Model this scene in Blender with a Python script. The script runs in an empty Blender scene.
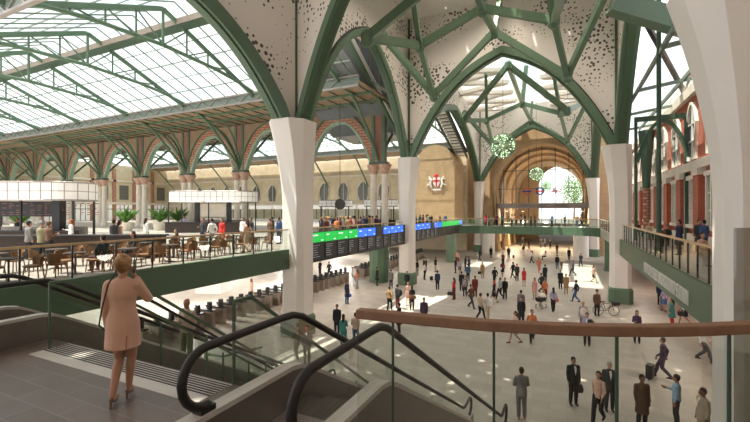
import bpy, bmesh, math, random
from mathutils import Vector, Matrix, Euler
random.seed(7)
sc = bpy.context.scene
COL = sc.collection
PI = math.pi
F, CZ, CX, HY = 400.0, 7.1, 375.0, 211.0
CA, SA = 0.901, 0.4338          # cos / sin of the camera's yaw off the hall axis (+Y)

def cam2w(X, Y):                # metres right of / ahead of the lens -> plan position
    return CA*X - SA*Y, SA*X + CA*Y
def ground(px, py, z=0.0):      # point of a level plane seen at a pixel
    Y = (CZ - z)*F/(py - HY)
    return cam2w((px - CX)/F*Y, Y)
ORD = ['first', 'second', 'third', 'fourth', 'fifth', 'sixth', 'seventh', 'eighth', 'ninth', 'tenth', 'eleventh', 'twelfth', 'thirteenth', 'fourteenth', 'fifteenth']

# ------------------------------------------------------------------ materials
def new_mat(name):
    m = bpy.data.materials.new(name); m.use_nodes = True
    nt = m.node_tree
    b = nt.nodes['Principled BSDF']
    return m, nt, b
def N(nt, kind, **kw):
    n = nt.nodes.new(kind)
    for k, v in kw.items():
        if k in n.inputs: n.inputs[k].default_value = v
        else: setattr(n, k, v)
    return n
def L(nt, a, b): nt.links.new(a, b)
def ramp(nt, fac, stops, interp='LINEAR'):
    r = N(nt, 'ShaderNodeValToRGB'); r.color_ramp.interpolation = interp
    e = r.color_ramp.elements
    while len(e) < len(stops): e.new(0.5)
    for i, (p, c) in enumerate(stops):
        e[i].position = p; e[i].color = (*c, 1)
    L(nt, fac, r.inputs['Fac']); return r.outputs['Color']
def scl(c, k): return tuple(min(1, v*k) for v in c)
def mat(name, c, rough=.55, metal=0, vary=.08, scale=3.0, bump=0.0, spec=.4, c2=None):
    m, nt, b = new_mat(name)
    b.inputs['Roughness'].default_value = rough; b.inputs['Metallic'].default_value = metal
    b.inputs['Specular IOR Level'].default_value = spec
    tc = N(nt, 'ShaderNodeTexCoord')
    no = N(nt, 'ShaderNodeTexNoise', Scale=scale, Detail=4.0)
    L(nt, tc.outputs['Object'], no.inputs['Vector'])
    L(nt, ramp(nt, no.outputs['Fac'], [(.3, scl(c, 1-vary)), (.7, c2 or scl(c, 1+vary))]), b.inputs['Base Color'])
    if bump:
        bn = N(nt, 'ShaderNodeBump', Strength=bump, Distance=.01)
        L(nt, no.outputs['Fac'], bn.inputs['Height']); L(nt, bn.outputs['Normal'], b.inputs['Normal'])
    return m
def emit(name, c, s):
    m, nt, b = new_mat(name)
    b.inputs['Base Color'].default_value = (*c, 1); b.inputs['Emission Color'].default_value = (*c, 1)
    b.inputs['Emission Strength'].default_value = s; b.inputs['Roughness'].default_value = .4
    return m
def glass(name, tint, refl=.06, rough=.02):
    m, nt, b = new_mat(name); nt.nodes.remove(b)
    out = nt.nodes['Material Output']
    t = N(nt, 'ShaderNodeBsdfTransparent'); t.inputs['Color'].default_value = (*tint, 1)
    g = N(nt, 'ShaderNodeBsdfGlossy', Roughness=rough)
    lw = N(nt, 'ShaderNodeLayerWeight', Blend=.25)
    ma = N(nt, 'ShaderNodeMath', operation='MULTIPLY_ADD'); ma.inputs[1].default_value = .22; ma.inputs[2].default_value = refl
    L(nt, lw.outputs['Fresnel'], ma.inputs[0])
    mx = N(nt, 'ShaderNodeMixShader')
    L(nt, ma.outputs[0], mx.inputs[0]); L(nt, t.outputs[0], mx.inputs[1]); L(nt, g.outputs[0], mx.inputs[2])
    L(nt, mx.outputs[0], out.inputs['Surface']); return m
def tiles(name, ca, cb, mortar, tw, th, rough=.3, offset=.5, mort=.012, noise=.12, rot=0.0):
    m, nt, b = new_mat(name)
    tc = N(nt, 'ShaderNodeTexCoord'); mp = N(nt, 'ShaderNodeMapping'); mp.inputs['Rotation'].default_value = (0, 0, rot)
    br = N(nt, 'ShaderNodeTexBrick', Scale=1.0); br.offset = offset
    br.inputs['Color1'].default_value = (*ca, 1); br.inputs['Color2'].default_value = (*cb, 1); br.inputs['Mortar'].default_value = (*mortar, 1)
    br.inputs['Brick Width'].default_value = tw; br.inputs['Row Height'].default_value = th; br.inputs['Mortar Size'].default_value = mort
    L(nt, tc.outputs['Object'], mp.inputs['Vector']); L(nt, mp.outputs[0], br.inputs['Vector'])
    no = N(nt, 'ShaderNodeTexNoise', Scale=1.3, Detail=6.0); L(nt, tc.outputs['Object'], no.inputs['Vector'])
    v = ramp(nt, no.outputs['Fac'], [(.3, (1-noise,)*3), (.7, (1, 1, 1))])
    mx = N(nt, 'ShaderNodeMix', data_type='RGBA', blend_type='MULTIPLY'); mx.inputs[0].default_value = 1
    L(nt, br.outputs['Color'], mx.inputs[6]); L(nt, v, mx.inputs[7]); L(nt, mx.outputs[2], b.inputs['Base Color'])
    b.inputs['Roughness'].default_value = rough; return m
def brickmat(name, ca, cb, mortar, axis='x', bw=.45, bh=.15, k=.02):
    m, nt, b = new_mat(name)
    tc = N(nt, 'ShaderNodeTexCoord'); sp = N(nt, 'ShaderNodeSeparateXYZ'); cb_ = N(nt, 'ShaderNodeCombineXYZ')
    L(nt, tc.outputs['Object'], sp.inputs[0])
    ad = N(nt, 'ShaderNodeMath', operation='ADD'); L(nt, sp.outputs[0], ad.inputs[0]); L(nt, sp.outputs[1], ad.inputs[1])
    L(nt, ad.outputs[0], cb_.inputs[0]); L(nt, sp.outputs[2], cb_.inputs[1])
    br = N(nt, 'ShaderNodeTexBrick', Scale=1.0); L(nt, cb_.outputs[0], br.inputs['Vector'])
    br.inputs['Color1'].default_value = (*ca, 1); br.inputs['Color2'].default_value = (*cb, 1); br.inputs['Mortar'].default_value = (*mortar, 1)
    br.inputs['Brick Width'].default_value = bw; br.inputs['Row Height'].default_value = bh; br.inputs['Mortar Size'].default_value = k
    no = N(nt, 'ShaderNodeTexNoise', Scale=.8, Detail=5.0); L(nt, tc.outputs['Object'], no.inputs['Vector'])
    v = ramp(nt, no.outputs['Fac'], [(.3, (.8, .8, .8)), (.7, (1, 1, 1))])
    mx = N(nt, 'ShaderNodeMix', data_type='RGBA', blend_type='MULTIPLY'); mx.inputs[0].default_value = 1
    L(nt, br.outputs['Color'], mx.inputs[6]); L(nt, v, mx.inputs[7]); L(nt, mx.outputs[2], b.inputs['Base Color'])
    b.inputs['Roughness'].default_value = .85; return m
def perforated(name, c, hole, through=False, scale=2.0, lo=.48, hi=.62, size=.34):
    """white panel drilled with clusters of round holes"""
    m, nt, b = new_mat(name); out = nt.nodes['Material Output']
    b.inputs['Roughness'].default_value = .55
    tc = N(nt, 'ShaderNodeTexCoord')
    vo = N(nt, 'ShaderNodeTexVoronoi', Scale=scale); vo.inputs['Randomness'].default_value = .75
    L(nt, tc.outputs['Object'], vo.inputs['Vector'])
    no = N(nt, 'ShaderNodeTexNoise', Scale=.28, Detail=1.0); L(nt, tc.outputs['Object'], no.inputs['Vector'])
    mr = N(nt, 'ShaderNodeMapRange'); mr.inputs['From Min'].default_value = lo; mr.inputs['From Max'].default_value = hi
    mr.inputs['To Min'].default_value = 0; mr.inputs['To Max'].default_value = size
    L(nt, no.outputs['Fac'], mr.inputs['Value'])
    lt = N(nt, 'ShaderNodeMath', operation='LESS_THAN'); L(nt, vo.outputs['Distance'], lt.inputs[0]); L(nt, mr.outputs[0], lt.inputs[1])
    if through:
        b.inputs['Base Color'].default_value = (*c, 1)
        t = N(nt, 'ShaderNodeBsdfTransparent'); mx = N(nt, 'ShaderNodeMixShader')
        L(nt, lt.outputs[0], mx.inputs[0]); L(nt, b.outputs[0], mx.inputs[1]); L(nt, t.outputs[0], mx.inputs[2]); L(nt, mx.outputs[0], out.inputs['Surface'])
    else:
        L(nt, ramp(nt, lt.outputs[0], [(.4, c), (.6, hole)], 'CONSTANT'), b.inputs['Base Color'])
    return m

GREEN = (.115, .185, .118)
M = dict(
 green=mat('green_paint', GREEN, .42, vary=.06, scale=.6),
 dgreen=mat('dark_green_paint', (.06, .105, .07), .45),
 fascia=mat('fascia_green', (.075, .125, .075), .42, vary=.05, scale=.5),
 lgreen=mat('pale_green_paint', (.30, .42, .31), .5),
 white=mat('white_cladding', (.80, .745, .69), .5, vary=.03, scale=.5),
 stone=mat('pale_stone', (.74, .66, .56), .75, vary=.08, scale=2, bump=.1),
 holes=perforated('perforated_white_panel', (.80, .745, .69), (.09, .08, .065), scale=3.3, lo=.42, hi=.64, size=.38),
 skyholes=perforated('perforated_ceiling_panel', (.80, .76, .71), (0, 0, 0), through=True, scale=1.6, lo=.15, hi=.6, size=.31),
 floor=tiles('concourse_tiles', (.50, .45, .39), (.43, .39, .335), (.37, .33, .285), 1.2, .6, rough=.5, mort=.012, noise=.10),
 deck=tiles('landing_tiles', (.125, .088, .07), (.17, .122, .098), (.21, .17, .15), .9, .3, rough=.42, mort=.008, noise=.25),
 gfloor=tiles('gallery_tiles', (.46, .42, .375), (.41, .375, .33), (.3, .28, .25), 1.2, .6, rough=.3),
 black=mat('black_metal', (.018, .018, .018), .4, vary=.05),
 rubber=mat('black_rubber', (.022, .018, .016), .5, vary=.05, spec=.35),
 steel=mat('brushed_steel', (.50, .46, .42), .28, metal=.85, vary=.05, scale=6),
 plate=mat('pale_metal_plate', (.52, .48, .43), .4), dsteel=mat('dark_steel_skirt', (.19, .165, .145), .36, metal=.45, vary=.06, scale=4),
 gate=mat('gate_metal', (.27, .215, .175), .45, metal=.2), grey=mat('grey_metal', (.30, .26, .24), .4, metal=.3),
 timber=mat('oiled_timber', (.27, .155, .10), .7, vary=.12, scale=8, spec=.15),
 rail=mat('pale_timber', (.50, .33, .17), .45, vary=.12, scale=8),
 glass=glass('clear_glass', (.93, .95, .93), .035), gglass=glass('green_glass', (.80, .87, .82), .06), globeglass=glass('green_globe_glass', (.68, .84, .68), .08), tglass=glass('tinted_glass', (.62, .62, .58), .05),
 frost=None,
 rglass=glass('roof_glass', (.86, .93, .92), .03, .3),
 brick=brickmat('red_brick', (.52, .12, .065), (.44, .09, .05), (.40, .20, .14)),
 tan=brickmat('tan_brick', (.50, .335, .18), (.45, .30, .155), (.44, .31, .19), bw=.6, bh=.2),
 cream=brickmat('cream_brick', (.78, .66, .45), (.72, .60, .40), (.6, .52, .4), bw=.6, bh=.2),
 pink=brickmat('pink_brick', (.50, .27, .17), (.58, .36, .24), (.32, .10, .06), bw=.7, bh=.3, k=.05),
 boards=mat('tan_ceiling_boards', (.34, .235, .15), .7, vary=.12, scale=1.2),
 rattan=mat('rattan', (.19, .095, .04), .6, vary=.3, scale=30, bump=.5),
 darkwood=mat('dark_wood', (.045, .03, .025), .7, vary=.2, scale=6),
 lightbox=emit('lit_canopy_panel', (.80, .76, .71), .22), menutext=mat('menu_text', (.30, .12, .09), .6),
 lamp=emit('lamp_glow', (1, .95, .85), 9.0), lampsoft=emit('globe_glow', (.9, 1, .8), 1.3),
 scr_g=emit('green_screen', (.01, .42, .06), .85), scr_b=emit('blue_screen', (.03, .14, .75), .95), scr_d=emit('dark_screen', (.02, .02, .022), .1),
 txt=emit('screen_text', (.8, .85, .9), .6), dtxt=emit('dim_screen_text', (.25, .27, .3), .35),
 sign=mat('white_lettering', (.78, .76, .70), .5), red=mat('sign_red', (.62, .03, .04), .4), blue=mat('sign_blue', (.03, .06, .35), .4),
 leaf=mat('leaf_green', (.10, .22, .04), .6, vary=.35, scale=3), bark=mat('bark', (.12, .08, .05), .8),
 paving=mat('street_paving', (.55, .52, .48), .8), office=mat('office_wall', (.45, .47, .50), .6), officeglass=mat('office_glazing', (.24, .26, .28), .15, metal=.3, spec=.8, vary=.25, scale=.35),
 redp=mat('red_pattern', (.55, .12, .10), .6), coralm=mat('coral_capital', (.55, .34, .25), .6, vary=.35, scale=9), rose=mat('rose_ironwork', (.36, .17, .12), .6), winglass=mat('dull_window', (.14, .14, .125), .2, spec=.6), bar=mat('glazing_bar_grey', (.20, .25, .21), .5), skin=mat('skin', (.46, .25, .165), .5, vary=.05), skin2=mat('skin_dark', (.15, .075, .045), .5, vary=.05), skin3=mat('skin_mid', (.33, .17, .10), .5, vary=.05),
)
def frosted(name, c):
    m, nt, b = new_mat(name); out = nt.nodes['Material Output']; b.inputs['Base Color'].default_value = (*c, 1); b.inputs['Roughness'].default_value = .5
    t = N(nt, 'ShaderNodeBsdfTranslucent'); t.inputs['Color'].default_value = (*c, 1); mx = N(nt, 'ShaderNodeMixShader'); mx.inputs[0].default_value = .6
    L(nt, b.outputs[0], mx.inputs[1]); L(nt, t.outputs[0], mx.inputs[2]); L(nt, mx.outputs[0], out.inputs['Surface']); return m
M['frost'] = frosted('frosted_roof_panel', (.85, .86, .84))
# ------------------------------------------------------------------ mesh builder
class MB:
    def __init__(s): s.v = []; s.f = []
    def add(s, vs, fs):
        o = len(s.v); s.v += [tuple(v) for v in vs]; s.f += [tuple(i + o for i in f) for f in fs]; return s
    def box(s, x0, y0, z0, x1, y1, z1):
        vs = [(x0,y0,z0),(x1,y0,z0),(x1,y1,z0),(x0,y1,z0),(x0,y0,z1),(x1,y0,z1),(x1,y1,z1),(x0,y1,z1)]
        return s.add(vs, [(3,2,1,0),(4,5,6,7),(0,1,5,4),(1,2,6,5),(2,3,7,6),(3,0,4,7)])
    def beam(s, a, b, w, h, up=(0,0,1)):
        a, b = Vector(a), Vector(b); d = (b-a).normalized(); u = Vector(up)
        if abs(d.dot(u)) > .98: u = Vector((1,0,0))
        r = d.cross(u).normalized(); u = r.cross(d).normalized()
        vs = [p + r*sx*w/2 + u*sz*h/2 for p in (a, b) for sx, sz in ((-1,-1),(1,-1),(1,1),(-1,1))]
        return s.add(vs, [(0,1,2,3),(7,6,5,4),(0,4,5,1),(1,5,6,2),(2,6,7,3),(3,7,4,0)])
    def tube(s, pts, r, n=8, closed=False, caps=True):
        pts = [Vector(p) for p in pts]; m = len(pts); rr = r if isinstance(r, (list, tuple)) else [r]*m
        d0 = (pts[1]-pts[0]).normalized(); ref = Vector((0,0,1)) if abs(d0.z) < .9 else Vector((1,0,0))
        vs = []; nrm = d0.cross(ref).normalized()
        for i, p in enumerate(pts):
            if closed: d = (pts[(i+1) % m] - pts[i-1]).normalized()
            else: d = (pts[min(i+1, m-1)] - pts[max(i-1, 0)]).normalized()
            nrm = (nrm - d*nrm.dot(d)).normalized(); bi = d.cross(nrm)
            for k in range(n):
                a = 2*PI*k/n; vs.append(p + (nrm*math.cos(a) + bi*math.sin(a))*rr[i])
        fs = []
        for i in range(m if closed else m-1):
            j = (i+1) % m
            for k in range(n): fs.append((i*n+k, i*n+(k+1) % n, j*n+(k+1) % n, j*n+k))
        if caps and not closed: fs += [tuple(range(n))[::-1], tuple((m-1)*n+k for k in range(n))]
        return s.add(vs, fs)
    def lathe(s, prof, c=(0,0,0), n=16, rot=0.0, sx=1, sy=1):
        vs = [(c[0]+r*sx*math.cos(2*PI*k/n+rot), c[1]+r*sy*math.sin(2*PI*k/n+rot), c[2]+z) for r, z in prof for k in range(n)]
        m = len(prof)
        fs = [(i*n+k, i*n+(k+1) % n, (i+1)*n+(k+1) % n, (i+1)*n+k) for i in range(m-1) for k in range(n)]
        fs += [tuple(range(n))[::-1], tuple((m-1)*n+k for k in range(n))]
        return s.add(vs, fs)
    def ell(s, c, r, n=12, m=8, R=None):
        vs = []; fs = []
        for i in range(m+1):
            t = PI*i/m
            for k in range(n):
                a = 2*PI*k/n; v = Vector((r[0]*math.sin(t)*math.cos(a), r[1]*math.sin(t)*math.sin(a), r[2]*math.cos(t)))
                if R: v = R @ v
                vs.append(Vector(c)+v)
        for i in range(m):
            for k in range(n): fs.append((i*n+k, (i+1)*n+k, (i+1)*n+(k+1) % n, i*n+(k+1) % n))
        return s.add(vs, fs)
    def cap(s, a, ra, b, rb, n=10):
        a, b = Vector(a), Vector(b); d = b-a
        if d.length > 1e-5: s.tube([a, b], [ra, rb], n)
        s.ell(a, (ra,)*3, n, 6); s.ell(b, (rb,)*3, n, 6); return s
    def prism(s, poly, z0, z1):
        n = len(poly); vs = [(x, y, z0) for x, y in poly] + [(x, y, z1) for x, y in poly]
        return s.add(vs, [tuple(range(n))[::-1], tuple(range(n, 2*n))] + [(i, (i+1) % n, (i+1) % n + n, i+n) for i in range(n)])
    def mesh(s, name):
        me = bpy.data.meshes.new(name); me.from_pydata(s.v, [], s.f); me.validate(); me.update()
        bm = bmesh.new(); bm.from_mesh(me); bmesh.ops.remove_doubles(bm, verts=bm.verts, dist=1e-6); bmesh.ops.recalc_face_normals(bm, faces=bm.faces); bm.to_mesh(me); bm.free()
        return me
    def build(s, name, m, parent=None, smooth=False, label=None):
        me = s.mesh(name); me.materials.append(M[m] if isinstance(m, str) else m)
        if smooth:
            for p in me.polygons: p.use_smooth = True
        o = bpy.data.objects.new(name, me); COL.objects.link(o)
        if parent is not None: o.parent = parent
        if label: o['label'] = label
        return o
def thing(name, label, cat, loc=(0,0,0), rz=0, group=None):
    o = bpy.data.objects.new(name, None); COL.objects.link(o); o.empty_display_size = .1
    o.location = loc; o.rotation_euler = (0, 0, rz); o['label'] = label; o['category'] = cat
    if group: o['group'] = group
    return o
def tag(o, label, cat, group=None):
    o['label'] = label; o['category'] = cat
    if group: o['group'] = group
    return o
def struct(o, label=None):
    o['kind'] = 'structure'
    if label: o['label'] = label
    return o
def copy_tree(o, loc=None, rz=None, label=None, group=None, parent=None):
    c = o.copy(); COL.objects.link(c)
    if parent is not None: c.parent = parent
    if loc is not None: c.location = loc
    if rz is not None: c.rotation_euler = (0, 0, rz)
    if label: c['label'] = label
    if group: c['group'] = group
    for ch in list(o.children): copy_tree(ch, parent=c)
    return c

# ------------------------------------------------------------------ arches
def acurve(u, k=.38, p=2.8): return k*u + (1-k)*(1-(1-u)**p)
def arch_pts(p0, p1, z0, rise, off=.75, n=28, k=.38, p=2.8):
    """points (plan position, z) of a pointed arch between two column axes"""
    a, b = Vector((p0[0], p0[1], 0)), Vector((p1[0], p1[1], 0)); d = b-a; Ls = d.length; d.normalize()
    out = []
    for i in range(2*n+1):
        t = off + (Ls-2*off)*i/(2*n); u = 1-abs(1-2*(i/(2*n)))
        q = a + d*t; out.append(Vector((q.x, q.y, z0 + rise*acurve(u, k, p))))
    return out, d
def round_pts(p0, p1, z0, r, off, n=28):
    a, b = Vector((p0[0], p0[1], 0)), Vector((p1[0], p1[1], 0)); d = (b-a).normalized()
    c = a + d*off; return [Vector(((c - d*r*math.cos(PI*i/(2*n))).x, (c - d*r*math.cos(PI*i/(2*n))).y, z0 + r*math.sin(PI*i/(2*n)))) for i in range(2*n+1)], d
def sweep(mb, pts, d, radial, width, inner=0.0):
    """rectangular section swept along an arch in its vertical plane; offsets outward from the curve"""
    nrm = Vector((0,0,1)).cross(d).normalized(); m = len(pts); vs = []
    for i, p in enumerate(pts):
        t = (pts[min(i+1, m-1)] - pts[max(i-1, 0)]).normalized(); o = nrm.cross(t).normalized()
        if o.z < 0: o = -o
        if i == 0: o = -d*1.0 if o.dot(-d) > .5 else o
        if i == m-1: o = d*1.0 if o.dot(d) > .5 else o
        for r_, w_ in ((inner, -1), (inner, 1), (inner+radial, 1), (inner+radial, -1)): vs.append(p + o*r_ + nrm*w_*width/2)
    fs = [(i*4+k, i*4+(k+1) % 4, (i+1)*4+(k+1) % 4, (i+1)*4+k) for i in range(m-1) for k in range(4)]
    fs += [(3,2,1,0), tuple((m-1)*4+k for k in range(4))]
    mb.add(vs, fs)
def spandrel(mb, pts, d, p0, p1, z0, ztop, thick):
    """wall over an arch, from axis to axis, up to ztop"""
    nrm = Vector((0,0,1)).cross(d).normalized()*thick/2
    P = [Vector((p0[0], p0[1], z0))] + list(pts) + [Vector((p1[0], p1[1], z0))]; vs = []
    for p in P: vs += [p-nrm, p+nrm, Vector((p.x, p.y, ztop))+nrm, Vector((p.x, p.y, ztop))-nrm]
    m = len(P); fs = [(i*4+k, i*4+(k+1) % 4, (i+1)*4+(k+1) % 4, (i+1)*4+k) for i in range(m-1) for k in range(4)]
    fs += [(3,2,1,0), tuple((m-1)*4+k for k in range(4))]
    mb.add(vs, fs)

# ------------------------------------------------------------------ camera, sky, sun
cd = bpy.data.cameras.new('camera'); cam = bpy.data.objects.new('camera', cd); COL.objects.link(cam)
cd.lens = F/750*36; cd.sensor_width = 36; cam.location = (0, 0, CZ); cam.rotation_euler = (PI/2, 0, math.asin(SA)); cd.clip_end = 600
sc.camera = cam
w = bpy.data.worlds.new('sky'); sc.world = w; w.use_nodes = True; nt = w.node_tree
bg = nt.nodes['Background']; tc = N(nt, 'ShaderNodeTexCoord'); no = N(nt, 'ShaderNodeTexNoise', Scale=3.0, Detail=6.0)
L(nt, tc.outputs['Generated'], no.inputs['Vector'])
L(nt, ramp(nt, no.outputs['Fac'], [(.35, (.78, .86, .95)), (.6, (1, .98, .96))]), bg.inputs['Color']); bg.inputs['Strength'].default_value = 1.75
def lamp(kind, name, loc, energy, color=(1, .93, .84), rot=(0,0,0), **kw):
    d = bpy.data.lights.new(name, kind); d.energy = energy; d.color = color
    for k, v in kw.items(): setattr(d, k, v)
    o = bpy.data.objects.new(name, d); COL.objects.link(o); o.location = loc; o.rotation_euler = rot; return o
sund = Vector((.25, .20, -.947))      # direction the sunlight travels
lamp('SUN', 'sun', (0, 0, 60), 9.0, (1, .93, .82), sund.to_track_quat('-Z', 'Y').to_euler(), angle=.008)
vs_ = sc.view_settings; vs_.view_transform = 'Standard'; vs_.look = 'None'; vs_.exposure = 0.32; vs_.gamma = 1; vs_.use_curve_mapping = False
sc.cycles.transparent_max_bounces = 40; sc.cycles.max_bounces = 8; sc.cycles.diffuse_bounces = 4; sc.cycles.sample_clamp_indirect = 6
# ================================================================== the great hall
XL, XR = -14.05, 3.7
L0 = (-18.65, 1.75); L1 = (XL, 18.9); L2 = (XL, 36.4); L3 = (XL, 71.0); R1 = (XR, 11.5); R2 = (XR, 36.4); R3 = (XR, 71.0)
SP, RISE, ZT = 12.2, 8.6, 25.5

struct(MB().box(-95, -8, -.3, 14, 140, 0).build('floor', 'floor'), 'pale tiled concourse floor')

def octo(a, c, z, cx=0, cy=0):
    return [(cx+x, cy+y, z) for x, y in ((a, -a+c), (a, a-c), (a-c, a), (-a+c, a), (-a, a-c), (-a, -a+c), (-a+c, -a), (a-c, -a))]
def loft(mb, rings):
    n = len(rings[0]); vs = [p for r in rings for p in r]
    fs = [(i*n+k, i*n+(k+1) % n, (i+1)*n+(k+1) % n, (i+1)*n+k) for i in range(len(rings)-1) for k in range(n)]
    fs += [tuple(range(n))[::-1], tuple((len(rings)-1)*n+k for k in range(n))]; return mb.add(vs, fs)
def hall_column(p, label, dx, dy, top=1.0, a=.70):
    t = thing('flared_column', label, 'column', (p[0], p[1], 0))
    loft(MB(), [octo(a*1.03, a*.42, 1.15), octo(a, a*.40, 3), octo(a, a*.38, 7.4)]).build('shaft', 'white', t)
    rs = []
    for i in range(9):
        u = i/8; g = u**1.7; aa = a + (top-a)*g
        rs.append(octo(aa, aa*(.38+.12*g), 7.4+(SP-7.4)*u, dx*g, dy*g))
    loft(MB(), rs).build('capital', 'white', t)
    loft(MB(), [octo(a*1.16, a*.45, 0), octo(a*1.16, a*.45, 1.05), octo(a*1.02, a*.42, 1.2)]).build('base', 'green', t, label='green painted column base')
    return t
hall_column(L1, 'big white flared column on green drum base beside the green-fronted gallery and departure screens', -.25, -.15, 1.22, .74)
hall_column(L2, 'white flared column halfway along the row of departure screens', .22, 0, 1.0)
hall_column(L3, 'slim distant white column left of the tan brick tunnel, behind the footbridge', .22, 0, 1.0)
hall_column(R1, 'very large close white column flaring upward beside the right gallery', -.35, 0, 1.15, .64)
hall_column(R2, 'white flared column at the far end of the underground station fascia', -.28, 0, 1.0)
hall_column(R3, 'slim distant white column right of the tan brick tunnel', -.2, 0, 1.0)

def big_arch(p0, p1, label, rise=RISE, off=.75, rad=.55, wid=1.15, wall='wall_left', wl=None, zt=ZT, n=28, ztw=None):
    pts, d = arch_pts(p0, p1, SP, rise, off, n)
    t = thing('arch_rib', label, 'arch', (p0[0], p0[1], SP))
    def loc(ps): return [q - Vector((p0[0], p0[1], SP)) for q in ps]
    mb = MB(); sweep(mb, loc(pts), d, rad, wid); mb.build('rib', 'green', t)
    mb = MB(); sweep(mb, loc(pts), d, .12, wid*.55, rad); mb.build('painted_shadow_gap', 'black', t, label='black strip painted as the shadow along the rib')  # black band stands in for the shade line beside the rib
    mb = MB(); sweep(mb, loc(pts), d, .10, wid*.5, -.10); mb.build('flange', 'fascia', t)
    mb = MB(); spandrel(mb, pts, d, p0, p1, SP, zt, .36); struct(mb.build(wall, 'holes'), wl)
    return t
big_arch(L1, L0, 'broad green arch rib sweeping up and left from the big left column', 5.7, 1.45, .7, .85, 'wall_camera_side', 'perforated white wall over the left arch')
big_arch(L1, R1, 'steep green arch rib rising off the right edge of the big left column', RISE, .75, .45, .75, 'wall_front', 'perforated white wall above the near transverse arch')
big_arch(L1, L2, 'narrow pointed green arch between the two left columns, glazed office behind', RISE, .8, .42, .8, 'wall_left_near', 'perforated white wall above the near left arch')
big_arch(R2, R1, 'tall green arch rib between the right columns above the gallery', RISE+.5, .75, .6, .95, 'wall_right_near', 'perforated white wall above the right arch')
big_arch(L2, R2, 'great pointed green arch spanning the middle of the hall', RISE, .75, .55, 1.1, 'wall_middle', 'perforated white wall above the great middle arch')
big_arch(L2, L3, 'long green side arch above the far departure screens', RISE, .9, .6, 1.1, 'wall_left_far', 'perforated white wall above the far left arch')
big_arch(R2, R3, 'long green side arch at the far right of the hall', RISE, .9, .6, 1.1, 'wall_right_far', 'perforated white wall above the far right arch')
big_arch(L3, R3, 'farthest pointed green arch framing the tan brick tunnel', RISE, .75, .6, 1.1, 'wall_far', 'perforated white wall above the farthest arch')
for k, (p, l) in enumerate(((L1, 'big left column'), (L2, 'second left column'), (R2, 'second right column'), (L3, 'far left column'), (R3, 'far right column'))):
    sx = .32 if p[0] < 0 else -.32; sy = -.32 if k != 0 else .0
    if k == 0: sx, sy = .1, -.3
    tag(MB().box(p[0]+sx-.07, p[1]+sy-.07, SP, p[0]+sx+.07, p[1]+sy+.07, ZT).build('corner_strip', 'fascia'), 'thin green strip running up the wall corner over the '+l, 'strip')

# roof over the near bay, then unseen roofs and walls added for shade
q = MB(); q.prism([L1, (XR, 11.5), R2, L2], ZT, ZT+.2); struct(q.build('ceiling', 'skyholes'), 'perforated white vault ceiling over the near bay')
q = MB(); q.prism([L0, (-18.65, -1.8), (12, -1.8), (12, 9), (XR, 11.5), L1], ZT, ZT+.2); struct(q.build('ceiling', 'skyholes'), 'unseen perforated ceiling added before the landing to break up light')  # unseen roof added to block sky light, its holes dapple the floor
struct(MB().box(-18.65, -14, ZT, 12, -1.8, ZT+.2).build('ceiling', 'white'), 'unseen white ceiling added over the landing to block sky light'); struct(MB().prism([(XR+.2, 11.4), (12, 8.9), (12, 21), (XR+.2, 21)], ZT-.5, ZT-.3).build('ceiling', 'white'), 'unseen ceiling added over the near right gallery to shade the close column')  # unseen roofs added to keep sky light off landing and close column
struct(MB().box(-18.65, -14.3, 0, 12, -14, ZT).build('wall_behind_blocker', 'stone'), 'unseen wall added behind the landing to cut light'); struct(MB().box(12, -14, 0, 12.3, 8, ZT).build('wall_right_blocker', 'stone'), 'unseen wall added right of the landing to cut light')  # unseen walls added to dim light reaching the landing

def node_plate(mb, p, r=.36): mb.lathe([(r*.5, -.55), (r, -.35), (r, .2), (r*.6, .4)], p, 8)
def tracery(x0, x1, y0, y1, label, yl=None):
    """hanging star of green beams between four columns"""
    cx = (x0+x1)/2; cy = (y0+y1)/2; hx = (x1-x0)/2
    t = thing('vault_tracery', label, 'roof beams', (cx, cy, 20))
    def q_(x, y, z): return Vector((x-cx, y-cy, z-20))
    ax, ay = hx*.58, (7.3 if y1-y0 > 30 else 4.4)
    ya, yb = (y0+7.3, y1-7.3) if y1-y0 > 30 else (yl or y0+4.9, y1-3.4)
    A = {(-1,-1): q_(cx-ax, ya, 17), (1,-1): q_(cx+ax, ya if yl is None else ya-1.2, 17), (-1,1): q_(cx-ax, yb, 17), (1,1): q_(cx+ax, yb-.5, 17)}
    Mf, Mb = q_(cx, y1-4, 21.2), q_(cx, y0+4, 21.2)
    Ms = {-1: q_(x0+1.6, cy, 20.2), 1: q_(x1-1.6, cy, 20.2)}
    D = {-1: q_(cx-4.4, cy, 19), 1: q_(cx+4.4, cy, 19)}
    C = q_(cx, cy, 20.7)
    W = {}
    segs = []
    for s in (-1, 1):
        for e in (-1, 1):
            segs += [(A[s, e], D[s]), (A[s, e], Ms[s]), (A[s, e], Mf if e > 0 else Mb)]
        segs += [(D[s], C)]
    segs += [(C, Mf), (C, Mb), (D[-1], q_(cx-3.6, cy-5, 23.5)), (D[1], q_(cx+3.6, cy-5, 23.5)), (Mf, q_(cx, y1-1.0, 25.4)), (C, q_(cx+.5, cy, 25.4))]
    for a, b in segs: MB().beam(a, b, .34, .5).build('beam', 'green', t)
    for p in list(A.values()) + [Mf, Mb, C] + list(D.values()) + list(Ms.values()):
        mb = MB(); node_plate(mb, p); mb.build('node', 'green', t)
    return t
tracery(XL, XR, 18.2, 36.4, 'star of green roof beams hanging under the near vault', 20.4)
tracery(XL, XR, 36.4, 71.0, 'star of green roof beams seen through the great middle arch')

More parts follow.
